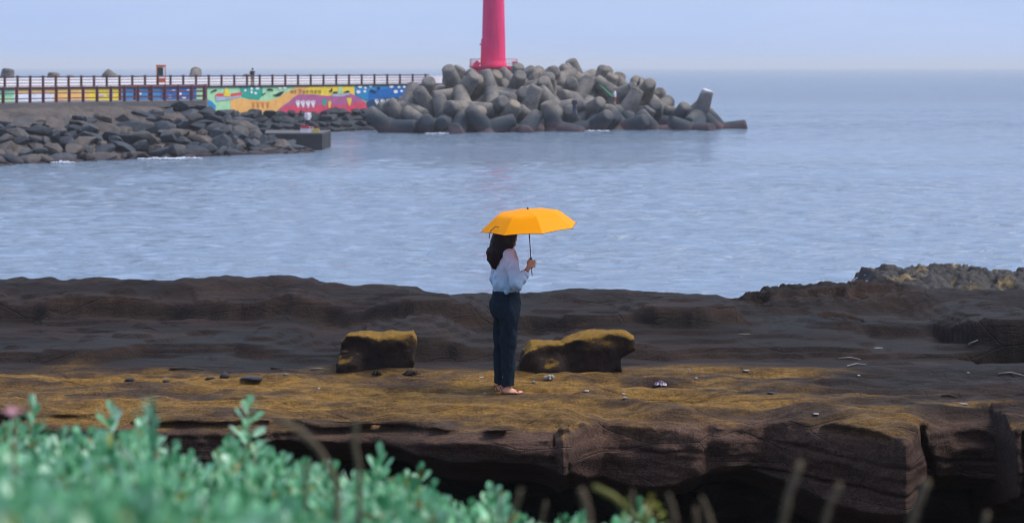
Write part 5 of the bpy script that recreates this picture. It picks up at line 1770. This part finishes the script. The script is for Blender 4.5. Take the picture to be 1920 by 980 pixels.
# its fishing rod
hw = Vector(W(1150.5, 183, 206 - .2))
rod = tag(empty('fishing_rod', hw), 'bright green fishing rod slanting up from the white-shirted angler', 'fishing rod')
tipw = Vector(W(1124, 158.5, 205)) - hw
mb = MB(); mb.tube([tipw * -.10, tipw * .5, tipw], [.05, .045, .02], 6); mb.build('blank', mat_simple('green_rod', (.10, .62, .22), .4), rod, True)
mb = MB(); mb.tube([tipw * -.16, tipw * .05], .06, 8); mb.build('grip', MAT_BLACK, rod, True)
mb = MB(); mb.lathe([(.03, -.05), (.06, -.04), (.06, .04), (.03, .05)], 10, (.02, -.02, -.09)); mb.build('reel', MAT_BLACK, rod, True)

# things lying on the quay
def crate(loc, col, lid, label, s=(.35, .25, .3)):
    c = tag(empty('cool_box', loc), label, 'cool box')
    mb = MB(); mb.box((-s[0], -s[1], 0), (s[0], s[1], s[2])); mb.build('tub', col, c)
    mb = MB(); mb.box((-s[0] - .02, -s[1] - .02, s[2]), (s[0] + .02, s[1] + .02, s[2] + .09)); mb.build('lid', lid, c)
    mb = MB(); mb.tube([(-s[0] - .03, 0, s[2] * .8), (-s[0] * .8, 0, s[2] + .22), (s[0] * .8, 0, s[2] + .22), (s[0] + .03, 0, s[2] * .8)], .02, 6); mb.build('handle', lid, c)
    return c


M_W = mat_simple('white_plastic', (.72, .72, .76), .5); M_R = mat_simple('red_plastic', (.62, .04, .05), .5); M_Y = mat_simple('straw_bag', (.45, .34, .12), .8)
zq = 1.29
crate(Vector((W(572, 250, 159.2).x, 159.2, zq)), M_W, M_R, 'white cool box with red lid on the low quay', (.34, .25, .34))
crate(Vector((W(583, 250, 159.5).x, 159.5, zq)), M_W, M_W, 'small all-white tub beside the red-lidded cool box', (.18, .18, .22))
bag = tag(empty('tote_bag', Vector((W(590, 250, 159.0).x + .1, 159.0, zq))), 'straw-coloured tote bag beside the cool boxes on the quay', 'bag')
mb = MB(); mb.add([(x * (1 - .25 * z), y * (1 - .5 * z), z * .34) for z in (0, 1) for x, y in ((-.3, -.14), (.3, -.14), (.3, .14), (-.3, .14))], [(0, 3, 2, 1), (4, 5, 6, 7), (0, 1, 5, 4), (1, 2, 6, 5), (2, 3, 7, 6), (3, 0, 4, 7)]); mb.build('pouch', M_Y, bag)
mb = MB(); mb.tube([(-.15, 0, .33), (-.1, 0, .52), (.1, 0, .52), (.15, 0, .33)], .02, 6); mb.build('strap', M_R, bag)

# ------------------------------------------------------------------ cormorant on the outer tetrapods
bp = W(1197.5, 163, 208)
brd = tag(empty('cormorant', bp), 'black cormorant perched upright on an outer tetrapod of the heap', 'bird')
f = Field((-.45, -.25, -.05), (.45, .25, 1.0), .018)
f.chain([(-.10, 0, .22), (-.02, 0, .40), (.06, 0, .58)], [.10, .13, .085], .06)
f.chain([(.06, 0, .58), (.10, 0, .72), (.09, 0, .84)], [.065, .045, .045], .04)
f.chain([(.09, 0, .85), (.16, 0, .87), (.27, 0, .87)], [.05, .03, .012], .02)
f.chain([(-.12, 0, .20), (-.24, 0, .02)], [.07, .035], .03)
for s_ in (-1, 1):
    f.chain([(-.02, s_ * .06, .26), (.02, s_ * .07, .10), (0, s_ * .07, .0), (.10, s_ * .09, -.01)], [.045, .022, .02, .02], .02)
    f.chain([(.05, s_ * .10, .52), (-.10, s_ * .11, .28), (-.17, s_ * .06, .12)], [.05, .06, .03], .02)
obj('body', f.mesh('body'), mat_simple('black_plumage', (.010, .011, .014), .5, (.02, .022, .028), 12), brd)

# ================================================================== FLOTSAM ON THE SHELF
def pebble_mesh(k, flat):
    r = np.random.default_rng(300 + k)
    bm = bmesh.new(); bmesh.ops.create_icosphere(bm, subdivisions=2, radius=1)
    ph = r.random(6) * 6
    for v in bm.verts:
        c = v.co
        s = 1 + .16 * math.sin(2.3 * c.x + ph[0]) + .13 * math.sin(3.1 * c.y + ph[1]) + .10 * math.sin(4.2 * c.z + 2 * c.x + ph[2])
        v.co = Vector((c.x * s, c.y * s * .75, c.z * s * flat))
    m = bpy.data.meshes.new('pebble'); bm.to_mesh(m); bm.free()
    for p in m.polygons:
        p.use_smooth = True
    return m


M_PDARK = mat_simple('wet_dark_stone', (.006, .007, .009), .42, (.022, .023, .027), 7, .5, 20, .02, .35)
M_PWHITE = mat_simple('bleached_shell', (.24, .23, .22), .8, (.38, .36, .34), 8)
M_PGREY = mat_simple('grey_pebble', (.10, .10, .11), .7, (.22, .22, .22), 8)
M_WOOD = mat_simple('bleached_driftwood', (.15, .13, .115), .85, (.27, .24, .22), 14, .4)
M_DWOOD = mat_simple('dark_driftwood', (.028, .022, .020), .85, (.07, .055, .045), 14, .4)
M_WEED = mat_simple('dried_seaweed', (.010, .009, .009), .6, (.035, .028, .022), 12)


def pebble(px, py, w, mat, label, k, flat=.4, cat='pebble'):
    g = ground_hit(px, py)
    r = w / F * g.y / 2
    o = obj('pebble', pebble_mesh(k, flat), mat, None, (g.x, g.y, g.z + r * flat * .25))
    o.scale = (r, r, r); o.rotation_euler = (0, 0, k * 1.3)
    return tag(o, label, cat)


pebble(422, 707, 22, M_PDARK, 'rounded dark wet stone beside the longer black stone on the ochre strip', 1, .62, 'stone')
pebble(472, 711, 44, M_PDARK, 'longest flat black wet stone on the ochre strip', 2, .22, 'stone')
pebble(245, 713, 20, M_PDARK, 'small dark stone alone on the ochre strip, nearest the left edge', 3, .35, 'stone')
pebble(312, 715, 16, M_PDARK, 'small dark stone in the scoop short of the black stones', 4, .4, 'stone')
pebble(395, 709, 18, M_PDARK, 'low brown-black stone touching the shade of the rounded stone', 5, .3, 'stone')
pebble(597, 730, 8, M_PWHITE, 'tiny bright white shell on the ochre strip', 6, .6, 'shell')
pebble(534, 702, 9, M_PGREY, 'small grey pebble past the long black stone', 7, .4)
pebble(1001, 717, 9, M_PGREY, 'small pinkish grey pebble beside the white coral lump', 8, .6)
pebble(902, 708, 12, M_PWHITE, 'flat pale chip just behind the trousered legs', 9, .2)
pebble(909, 737, 8, M_PWHITE, 'thin white chip near the sandalled heel', 10, .2)
pebble(1100, 733, 14, M_PWHITE, 'flat white chip past the sandals towards the sea litter', 11, .2)
pebble(1168, 739, 8, M_PWHITE, 'small white fragment short of the purple litter', 12, .5)
pebble(1172, 746, 15, M_PGREY, 'flat grey slate chip in front of the small white fragment', 13, .15)
pebble(1291, 694, 7, M_PWHITE, 'white fragment on the grey flat beyond the long boulder', 14, .5)
pebble(1400, 695, 16, M_PWHITE, 'thin white sliver on the bare grey flat', 15, .12)
pebble(1446, 738, 18, M_PDARK, 'flat dark stone with pale edge where the ochre ends', 16, .25, 'stone')
pebble(1648, 652, 16, M_PWHITE, 'pale sliver on the grey rock under the outcrop', 17, .1)
pebble(1530, 776, 15, M_PWHITE, 'white flake lodged at the broken front edge', 18, .16)
pebble(1806, 757, 20, M_WOOD, 'pale splinter near the block at the right-hand edge', 19, .14, 'splinter')
pebble(648, 693, 5, mat_simple('turquoise_plastic', (.02, .42, .36), .5), 'speck of turquoise plastic by the squat boulder', 20, .6, 'plastic scrap')
pebble(641, 692, 5, mat_simple('red_plastic_scrap', (.5, .06, .05), .5), 'speck of red plastic by the squat boulder', 21, .6, 'plastic scrap')
pebble(1305, 710, 7, M_PWHITE, 'white grain beside the purple litter', 22, .5)
pebble(1610, 705, 7, M_PWHITE, 'white grain on the grey flat in front of the driftwood', 23, .5)
pebble(1815, 700, 8, M_PGREY, 'pale grain at the edge of the dark pit', 24, .5)


def stick(pts, r, mat, label, cat='driftwood'):
    gs = [ground_hit(px, py) for px, py in pts]
    b0 = gs[0]
    mb = MB()
    n = len(gs)
    P_ = [g - b0 + Vector((0, 0, r * .9 + .004 * (i % 2))) for i, g in enumerate(gs)]
    mb.tube(P_, [r * (1 - .5 * i / max(1, n - 1)) for i in range(n)], 6)
    o = mb.build('driftwood_stick', mat, None, True, b0)
    return tag(o, label, cat)


stick([(318, 694), (345, 693), (382, 695)], .014, M_DWOOD, 'long dark stick lying along the back of the ochre strip')
stick([(508, 692), (530, 693)], .012, M_DWOOD, 'short dark stick between the black stone and the squat boulder')
stick([(582, 694), (598, 693), (618, 695)], .011, M_WOOD, 'pale stick leading up to the squat boulder')
stick([(1572, 674), (1595, 673), (1614, 676)], .012, M_WOOD, 'upper of two bleached sticks crossing on the grey flat')
stick([(1588, 688), (1606, 684), (1624, 685)], .011, M_WOOD, 'lower of two bleached sticks crossing on the grey flat')
stick([(1384, 628), (1406, 628)], .009, M_WOOD, 'thin white stick far back on the grey flat')
stick([(1815, 648), (1834, 647)], .013, M_WOOD, 'thick pale stick near the rim of the dark pit')
stick([(1766, 744), (1780, 743), (1793, 746)], .010, M_DWOOD, 'thin dark stick with pale end near the right-hand block')
stick([(1872, 703), (1895, 701), (1925, 707)], .012, M_WOOD, 'long grey stick leaving the picture in front of the dark pit')


def weed(px, py, w, label):
    g = ground_hit(px, py)
    t = tag(empty('seaweed_clump', g), label, 'seaweed')
    r = random.Random(int(px)); s = w / F * g.y / 2
    for k in range(3):
        mb = MB()
        for _ in range(9):
            a = r.uniform(0, 6.28); L = s * r.uniform(.4, 1.0)
            d = Vector((math.cos(a), .6 * math.sin(a), 0))
            h = r.uniform(.015, .05)
            mb.tube([d * L * .1 + Vector((0, 0, .004)), d * L * .55 + Vector((r.uniform(-.01, .01), 0, h)), d * L + Vector((0, 0, .006))], [.007, .008, .003], 5)
        mb.build('frond', M_WEED, t, True)
    return t


weed(705, 703, 24, 'small dark tuft of seaweed just past the squat boulder')
weed(770, 703, 40, 'larger spread dark tuft of seaweed between boulder and legs')
# a lump of bleached coral
g = ground_hit(1030, 713)
cor = tag(empty('coral_lump', g), 'knobbly white coral lump on the rock past the sandals', 'coral')
for k, (x, y, r) in enumerate(((-.038, 0, .026), (-.008, .008, .032), (.026, -.004, .027), (.045, .01, .018), (.008, -.02, .020))):
    o = obj('knob', pebble_mesh(40 + k, .85), M_PWHITE, cor); o.scale = (r,) * 3; o.location = (x, y, r * .8); o.rotation_euler = (k, k * .7, k * 1.9)
# crumpled purple litter
g = ground_hit(1238, 725)
m_, nt, b = new_mat('purple_film'); b.inputs['Base Color'].default_value = (.20, .12, .24, 1); b.inputs['Roughness'].default_value = .35
nt.links.new(ramp(nt, noise_node(nt, 30, 3, .6, nt.nodes.new('ShaderNodeTexCoord').outputs['Object']).outputs['Fac'], [(.42, (.06, .035, .075)), (.66, (.34, .25, .36))]), b.inputs['Base Color'])
xs_ = np.linspace(-.062, .062, 16); ys_ = np.linspace(-.045, .045, 11)
V_ = []
rr_ = np.random.default_rng(12)
for y in ys_:
    for x in xs_:
        e = max(0, 1 - (x / .08) ** 2) * max(0, 1 - (y / .055) ** 2)
        V_.append((x + rr_.normal(0, .005), y + rr_.normal(0, .005), .004 + e * .045 + rr_.normal(0, .007) * (e > .1)))
i = np.arange(10 * 16).reshape(10, 16)[:, :-1].ravel()
lit = tag(obj('plastic_wrapper', mesh_np('plastic_wrapper', np.abs(np.array(V_)) * np.sign(np.array(V_)), np.stack([i, i + 1, i + 17, i + 16], 1), False), m_, None, g), 'crumpled purple plastic wrapper lying on the lichen-covered rock', 'litter')

# ================================================================== PLANTS IN FRONT
def leaf_mesh(w=.50, fold=.12, curl=.16):
    rows = [(0, .06), (.22, .32), (.45, .72), (.68, 1.0), (.86, .82), (.97, .38), (1.0, .08)]
    V = []; Fc = []
    for t, h in rows:
        z = curl * t * t
        V += [(-h * w * .5, t, z + fold * h * .35), (0, t, z), (h * w * .5, t, z + fold * h * .35)]
    for k in range(len(rows) - 1):
        Fc += [(k * 3, k * 3 + 1, k * 3 + 4, k * 3 + 3), (k * 3 + 1, k * 3 + 2, k * 3 + 5, k * 3 + 4)]
    return np.array(V, float), Fc


LEAFV, LEAFF = leaf_mesh()


def mat_leaf(name, a, b_, c_):
    m, nt, b = new_mat(name)
    geo = nt.nodes.new('ShaderNodeNewGeometry')
    oi = nt.nodes.new('ShaderNodeObjectInfo')
    rnd = math_node(nt, 'FRACT', math_node(nt, 'ADD', geo.outputs['Random Per Island'], oi.outputs['Random']))
    c = ramp(nt, rnd, [(0, a), (.55, b_), (.93, c_), (.955, (.36, .40, .10)), (.985, (.30, .24, .07)), (1, (.16, .10, .05))])
    n = noise_node(nt, 60, 3, .5, position(nt))
    c = mixc(nt, 1.0, c, ramp(nt, n.outputs['Fac'], [(.3, (.82, .82, .82)), (.7, (1.12, 1.12, 1.12))]), 'MULTIPLY')
    ncl = noise_node(nt, 11, 2, .5, position(nt))
    c = mixc(nt, 1.0, c, ramp(nt, ncl.outputs['Fac'], [(.36, (.50, .66, .62)), (.5, (.95, .95, .95)), (.64, (1.35, 1.2, 1.3))]), 'MULTIPLY')
    nt.links.new(c, b.inputs['Base Color'])
    b.inputs['Roughness'].default_value = .42
    b.inputs['Specular IOR Level'].default_value = .45
    tl = nt.nodes.new('ShaderNodeBsdfTranslucent'); nt.links.new(c, tl.inputs['Color'])
    mx = nt.nodes.new('ShaderNodeMixShader'); mx.inputs[0].default_value = .22
    nt.links.new(b.outputs[0], mx.inputs[1]); nt.links.new(tl.outputs[0], mx.inputs[2])
    nt.links.new(mx.outputs[0], nt.nodes['Material Output'].inputs['Surface'])
    return m


MAT_LEAF = mat_leaf('grey_green_leaf', (.075, .29, .12), (.22, .56, .29), (.48, .72, .52))
MAT_LEAFY = mat_leaf('yellow_green_leaf', (.22, .26, .04), (.30, .34, .06), (.36, .30, .05))
MAT_STEM = mat_simple('shrub_stem', (.09, .075, .035), .8, (.13, .11, .05), 20)
MAT_DRY = mat_simple('dry_stalk', (.075, .056, .034), .9, (.14, .105, .066), 18, .4)
leaf_shared = bpy.data.meshes.new('leaf')
leaf_shared.from_pydata([tuple(v) for v in LEAFV], [], LEAFF)
for p_ in leaf_shared.polygons:
    p_.use_smooth = True
leaf_shared.materials.append(MAT_LEAF)


def bank_z(x, y):
    return 4.85 - .05 * min(5, max(0, y)) - 3.6 * float(sstep(4.6, 15, np.array(float(y))))


def sprig(base, tip, nleaf, size, r):
    """Leaf frames (matrix, length) in opposite pairs up a stem from base to tip."""
    out = []
    ax = (tip - base).normalized()
    u = ax.orthogonal().normalized(); v = ax.cross(u)
    a = r.uniform(0, 6.28)
    for k in range(nleaf):
        t = k / (nleaf - 1)
        p = base.lerp(tip, t)
        L = size * (1.0 - .45 * t ** 2) * r.uniform(.85, 1.12)
        for s in range(3):
            an = a + s * 2.094 + r.uniform(-.25, .25)
            el = math.radians(8 + 62 * t ** 1.9 + r.uniform(-16, 16))
            rad = u * math.cos(an) + v * math.sin(an)
            d = (rad * math.cos(el) + ax * math.sin(el)).normalized()
            side = d.cross(ax).normalized() if abs(d.dot(ax)) < .999 else u
            nrm = side.cross(d)
            M = Matrix((side * L, d * L, nrm * L)).transposed().to_4x4()
            M.translation = p + rad * .002
            out.append(M)
        a += 1.05 + r.uniform(-.2, .2)
    return out


OUT = [(-120, 815), (0, 818), (40, 806), (90, 820), (150, 828), (190, 815), (240, 815), (275, 806), (310, 835), (345, 858), (380, 882), (420, 862), (450, 845), (500, 850), (540, 872), (600, 898), (660, 905), (700, 895), (740, 902), (790, 915), (830, 935), (860, 955), (900, 940), (930, 940), (965, 972), (1060, 978), (1110, 990), (1160, 985), (1200, 975), (1240, 990), (1300, 1060)]
oxp = [o[0] for o in OUT]; oyp = [o[1] - 8 for o in OUT]
TALL = [(62, 766, 5.4), (207, 771, 5.5), (466, 764, 5.6), (712, 856, 5.4), (790, 888, 5.5), (612, 880, 5.6), (922, 925, 5.4), (270, 800, 5.5), (1198, 955, 5.6), (360, 866, 5.4), (150, 826, 5.5), (530, 866, 5.6), (430, 838, 5.4), (20, 812, 5.5)]
SHRUBS = [
    (-60, 100, 'grey-green leafy shrub filling the lower corner under the pink flower'),
    (100, 240, 'grey-green shrub with a tall sprig just short of the grass tuft'),
    (240, 345, 'grey-green mounded shrub around the foot of the grass tuft'),
    (345, 520, 'grey-green shrub bearing the tallest upright leafy sprig'),
    (520, 660, 'low grey-green shrub between the tallest sprig and the bent stalks'),
    (660, 860, 'grey-green shrub with two sprigs in front of the dark cave'),
    (860, 1010, 'low grey-green shrub tip below the sandals at the bottom edge'),
    (1010, 1270, 'last low grey-green shrub, thinning out beside the yellow sprout')]
rs = random.Random(21)
allspr = [[] for _ in SHRUBS]


def which(px):
    for k, (a, b_, _) in enumerate(SHRUBS):
        if a <= px < b_:
            return k
    return None


for d in (1.7, 1.85, 2.0, 2.15, 2.3, 2.45, 2.6, 2.75, 2.9, 3.1, 3.3, 3.5, 3.7, 3.95, 4.2, 4.45, 4.7, 4.95, 5.2):
    px = -60 + rs.uniform(0, 40)
    while px < 1262:
        k = which(px)
        if k is not None:
            o = np.interp(px, oxp, oyp)
            py = o + ((5.2 - d) / 3.5) ** 1.15 * 200 + rs.uniform(-4, 40)
            if py < 1090:
                allspr[k].append((px, py, d + rs.uniform(-.09, .09), False))
        px += rs.uniform(.6, 1.15) * 145 / d
for px, py, d in TALL:
    allspr[which(px)].append((px, py, d, True))
for k, (a, b_, lab) in enumerate(SHRUBS):
    d0 = 3.2
    bx = ((a + b_) / 2 - 960) / F * d0
    root = Vector((bx, d0, bank_z(bx, d0)))
    sh_ = tag(empty('coastal_shrub', root), lab, 'shrub', 'coastal shrubs in front of the camera')
    stems = MB(); LV = []; LF = []
    n0 = 0
    for px, py, d, tall in allspr[k]:
        tip = W(px, py, d)
        lean = Vector((rs.uniform(-.04, .04), rs.uniform(-.04, .04), 0)) * (.4 if tall else 1)
        L = (.13 if tall else rs.uniform(.07, .10))
        base = tip - Vector((0, 0, L)) + lean
        foot = Vector((root.x + (base.x - root.x) * .75, root.y + (base.y - root.y) * .8, bank_z(base.x, base.y)))
        mid = foot.lerp(base, .55) + Vector((rs.uniform(-.02, .02), rs.uniform(-.02, .02), 0))
        stems.tube([foot - root, mid - root, base - root, tip - root], [.004, .003, .002, .001], 5)
        fr_ = sprig(base, tip, 7 if tall else 5, rs.uniform(.056, .068) if tall else rs.uniform(.044, .068), rs)
        for M in fr_:
            if tall:
                o = bpy.data.objects.new('leaf', leaf_shared); COL.objects.link(o); o.parent = sh_
                M2 = M.copy(); M2.translation = M.translation - root
                o.matrix_local = M2
            else:
                R3 = np.array(M.to_3x3()); t3 = np.array(M.translation - root)
                LV.append(LEAFV @ R3.T + t3); LF += [tuple(n0 + i for i in f) for f in LEAFF]; n0 += len(LEAFV)
    stems.build('stem', MAT_STEM, sh_, True)
    if LV:
        fm = mesh_np('foliage', np.concatenate(LV), np.array(LF))
        fo = obj('foliage', fm, MAT_LEAF, sh_)
        fo['kind'] = 'stuff'

# yellow-green sprout at the edge of the shrubs
sp = W(1212, 965, 3.6)
spr = tag(empty('young_sprout', Vector((sp.x, sp.y, bank_z(sp.x, sp.y)))), 'yellow-green young sprout beside the last low shrub', 'sprout')
mb = MB(); e0 = spr.location
tips = [W(1178, 945, 3.6), W(1222, 938, 3.62), W(1236, 955, 3.6)]
mb.tube([Vector((0, 0, 0)), sp - e0, tips[1] - e0], [.005, .004, .002], 6)
mb.tube([sp - e0 - Vector((0, 0, .02)), W(1150, 930, 3.6) - e0, W(1112, 911, 3.6) - e0], [.006, .007, .006], 6)
mb.build('stem', mat_simple('olive_stem', (.14, .13, .03), .7), spr, True)
lm2 = leaf_shared.copy(); lm2.materials.clear(); lm2.materials.append(MAT_LEAFY)
for tp_ in tips:
    for M in sprig(tp_ - Vector((0, 0, .03)), tp_, 3, .022, rs):
        o = bpy.data.objects.new('leaf', lm2); COL.objects.link(o); o.parent = spr
        M.translation = M.translation - e0; o.matrix_local = M

# dry stalks
STALKS = [
    ([(632, 905), (600, 845), (562, 805), (518, 786)], 3.3, .0070, 'thick bent dry stalk arching over the shrubs in front of the cave'),
    ([(674, 900), (672, 868), (664, 830), (668, 786)], 3.4, .0058, 'upright kinked dry stalk beside the thick bent one'),
    ([(574, 900), (573, 870)], 3.5, .0045, 'short dry stump of stalk under the thick bent stalk'),
    ([(955, 975), (968, 945), (977, 916)], 3.3, .0052, 'short leaning stalk just below the sandals'),
    ([(938, 970), (934, 918)], 3.6, .0035, 'faint thin stalk behind the leaf tip below the sandals'),
    ([(1106, 990), (1100, 950), (1089, 915)], 3.1, .0075, 'stout brown stalk beside the slanting olive twig'),
    ([(1014, 985), (1024, 938)], 3.6, .0040, 'thin pale stalk halfway between leaning stalk and stout brown stalk'),
    ([(1184, 990), (1186, 918)], 3.5, .0040, 'thin grey stalk directly behind the yellow sprout'),
    ([(1270, 1000), (1262, 955), (1252, 925)], 3.2, .0050, 'beaded brown stalk first past the yellow sprout'),
    ([(1308, 1000), (1304, 950)], 3.3, .0045, 'short brown stalk between two beaded ones'),
    ([(1340, 1000), (1326, 958), (1315, 931)], 3.2, .0050, 'beaded brown stalk leaning like its neighbour past the sprout'),
    ([(1462, 1010), (1478, 930), (1502, 864)], 3.1, .0078, 'tallest straight dry stalk leaning right over the cave mouth'),
    ([(1538, 1010), (1554, 950), (1576, 904)], 3.1, .0066, 'second tall dry stalk parallel to the tallest one'),
    ([(1700, 1010), (1718, 950), (1740, 898)], 3.1, .0085, 'thick olive-brown stalk in front of the right-hand block'),
    ([(1838, 1010), (1852, 958)], 3.2, .0060, 'last short dry stalk near the right-hand corner')]
for pts, d, r, lab in STALKS:
    P_ = [W(px, py, d) for px, py in pts]
    f0 = Vector((P_[0].x, P_[0].y, bank_z(P_[0].x, P_[0].y)))
    o = tag(empty('dry_stalk', f0), lab, 'stalk', 'dry stalks in front of the camera')
    mb = MB()
    Q_ = [Vector((0, 0, 0))] + [p - f0 for p in P_]
    # knots along the stalk
    D_ = []; R_ = []
    for i in range(len(Q_) - 1):
        for t in np.linspace(0, 1, 6)[:-1]:
            D_.append(Q_[i].lerp(Q_[i + 1], t)); R_.append(r * .8 * (1.0 + .12 * math.sin(len(D_) * 2.1)))
    D_.append(Q_[-1]); R_.append(r * .5)
    mb.tube(D_, R_, 8); mb.build('stem', MAT_DRY, o, True)

# grass tuft
gt = W(287, 800, 3.8)
gr = tag(empty('grass_tuft', Vector((gt.x, gt.y, bank_z(gt.x, gt.y)))), 'thin green grass tuft standing above the mounded shrub', 'grass')
MAT_BLADE = mat_leaf('grass_blade', (.06, .24, .13), (.11, .34, .20), (.2, .42, .28))
for k, (tx, ty, w) in enumerate(((288, 738, .0042), (283, 740, .003), (268, 742, .0035), (262, 756, .003), (300, 775, .003), (245, 770, .003), (296, 790, .003))):
    tip = W(tx, ty, 3.8 + .02 * k) - gr.location; b0 = Vector((rs.uniform(-.01, .01), rs.uniform(-.01, .01), 0))
    midp = W(287, 800 if ty < 765 else 815, 3.8) - gr.location
    V_ = []
    for p, ww in ((b0, w), (b0.lerp(midp, .6), w), (midp, w), (midp.lerp(tip, .55) + Vector((0, 0, .006)), w * .85), (tip, w * .15)):
        V_ += [p + Vector((-ww, 0, 0)), p + Vector((0, -ww * .5, 0)), p + Vector((ww, 0, 0))]
    mb = MB(); mb.add(V_, [(j * 3 + i, j * 3 + i + 1, (j + 1) * 3 + i + 1, (j + 1) * 3 + i) for j in range(4) for i in range(2)])
    mb.build('blade', MAT_BLADE, gr, True)

# pink flower head at the left edge
fp = W(28, 776, 3.3)
fl = tag(empty('pink_flower', Vector((fp.x, fp.y, bank_z(fp.x, fp.y)))), 'blurred pale pink flower head at the left-hand edge', 'flower')
mb = MB(); mb.tube([(0, 0, 0), fp - fl.location], .0025, 6); mb.build('stem', MAT_STEM, fl, True)
MAT_PET = mat_simple('pink_petal', (.52, .24, .32), .7, (.68, .38, .46), 30)
for k in range(9):
    a = k * .7; x = -.016 + k * .004
    c0 = fp - fl.location + Vector((x * 1.2, rs.uniform(-.008, .008), rs.uniform(-.004, .004)))
    mb = MB(); d = Vector((math.cos(a) * .6, math.sin(a) * .6, .7)).normalized() * .011; s_ = d.orthogonal().normalized() * .004
    mb.add([c0, c0 + d * .5 + s_, c0 + d, c0 + d * .5 - s_, c0 + d * .55 + Vector((0, 0, .002))], [(0, 1, 4), (1, 2, 4), (2, 3, 4), (3, 0, 4)]); mb.build('petal', MAT_PET, fl, True)

# ================================================================== FOAM AND SPRAY
def foam(name, spots, label, seed):
    r = random.Random(seed)
    V = []; Fc = []
    ico = bmesh.new(); bmesh.ops.create_icosphere(ico, subdivisions=1, radius=1)
    iv = [v.co.copy() for v in ico.verts]; ifc = [[v.index for v in f.verts] for f in ico.faces]; ico.free()
    for c, rx, ry, hgt, n, size in spots:
        for _ in range(n):
            a = r.uniform(0, 6.283); q = r.random() ** .5
            p = Vector((c[0] + rx * q * math.cos(a), c[1] + ry * q * math.sin(a), c[2] + abs(r.gauss(0, .5)) * hgt * (1 - q)))
            s = size * r.uniform(.4, 1.2)
            b0 = len(V)
            V += [tuple(p + Vector((v.x * s * 1.6, v.y * s, v.z * s * .6))) for v in iv]
            Fc += [tuple(b0 + i for i in f) for f in ifc]
    o = obj(name, mesh_np(name, np.array(V), np.array(Fc)), MAT_FOAM)
    o['kind'] = 'stuff'; o['label'] = label
    return o


MAT_FOAM = mat_simple('sea_foam', (.62, .66, .74), .9, (.80, .82, .86), 20)
foam('sea_foam', [((W(px, py, d).x, d, .05), rx, .5, .10, n, .07) for px, py, d, rx, n in ((300, 298, 142.0, 1.6, 120), (345, 296, 142.6, 1.3, 90), (120, 305, 136.5, .9, 50), (1120, 247, 203, 1.5, 60), (820, 252, 196, 1.2, 50))], 'white wash along the foot of the rubble jetty and tetrapods', 4)
foam('sea_spray', [((5.02, 30.2, 2.55), .25, .3, .5, 260, .012), ((4.85, 29.6, 2.35), .22, .3, .5, 200, .012), ((5.2, 31.0, 3.0), .35, .3, .35, 260, .014)], 'white spray breaking against the end of the jagged outcrop', 5)

# ================================================================== AIR
def haze():
    mb = MB(); mb.box((-3950, -60, -1.6), (3950, 7900, 24.5))
    m = bpy.data.materials.new('sea_haze'); m.use_nodes = True
    nt = m.node_tree; nt.nodes.clear()
    out = nt.nodes.new('ShaderNodeOutputMaterial'); v = nt.nodes.new('ShaderNodeVolumePrincipled')
    v.inputs['Color'].default_value = (.95, .98, 1.0, 1)
    v.inputs['Density'].default_value = HAZE
    v.inputs['Anisotropy'].default_value = 0.0
    nt.links.new(v.outputs['Volume'], out.inputs['Volume'])
    o = mb.build('haze', m)
    o['kind'] = 'stuff'; o['label'] = 'thin pale blue sea haze'
    return o


HAZE = 0.00028
haze()
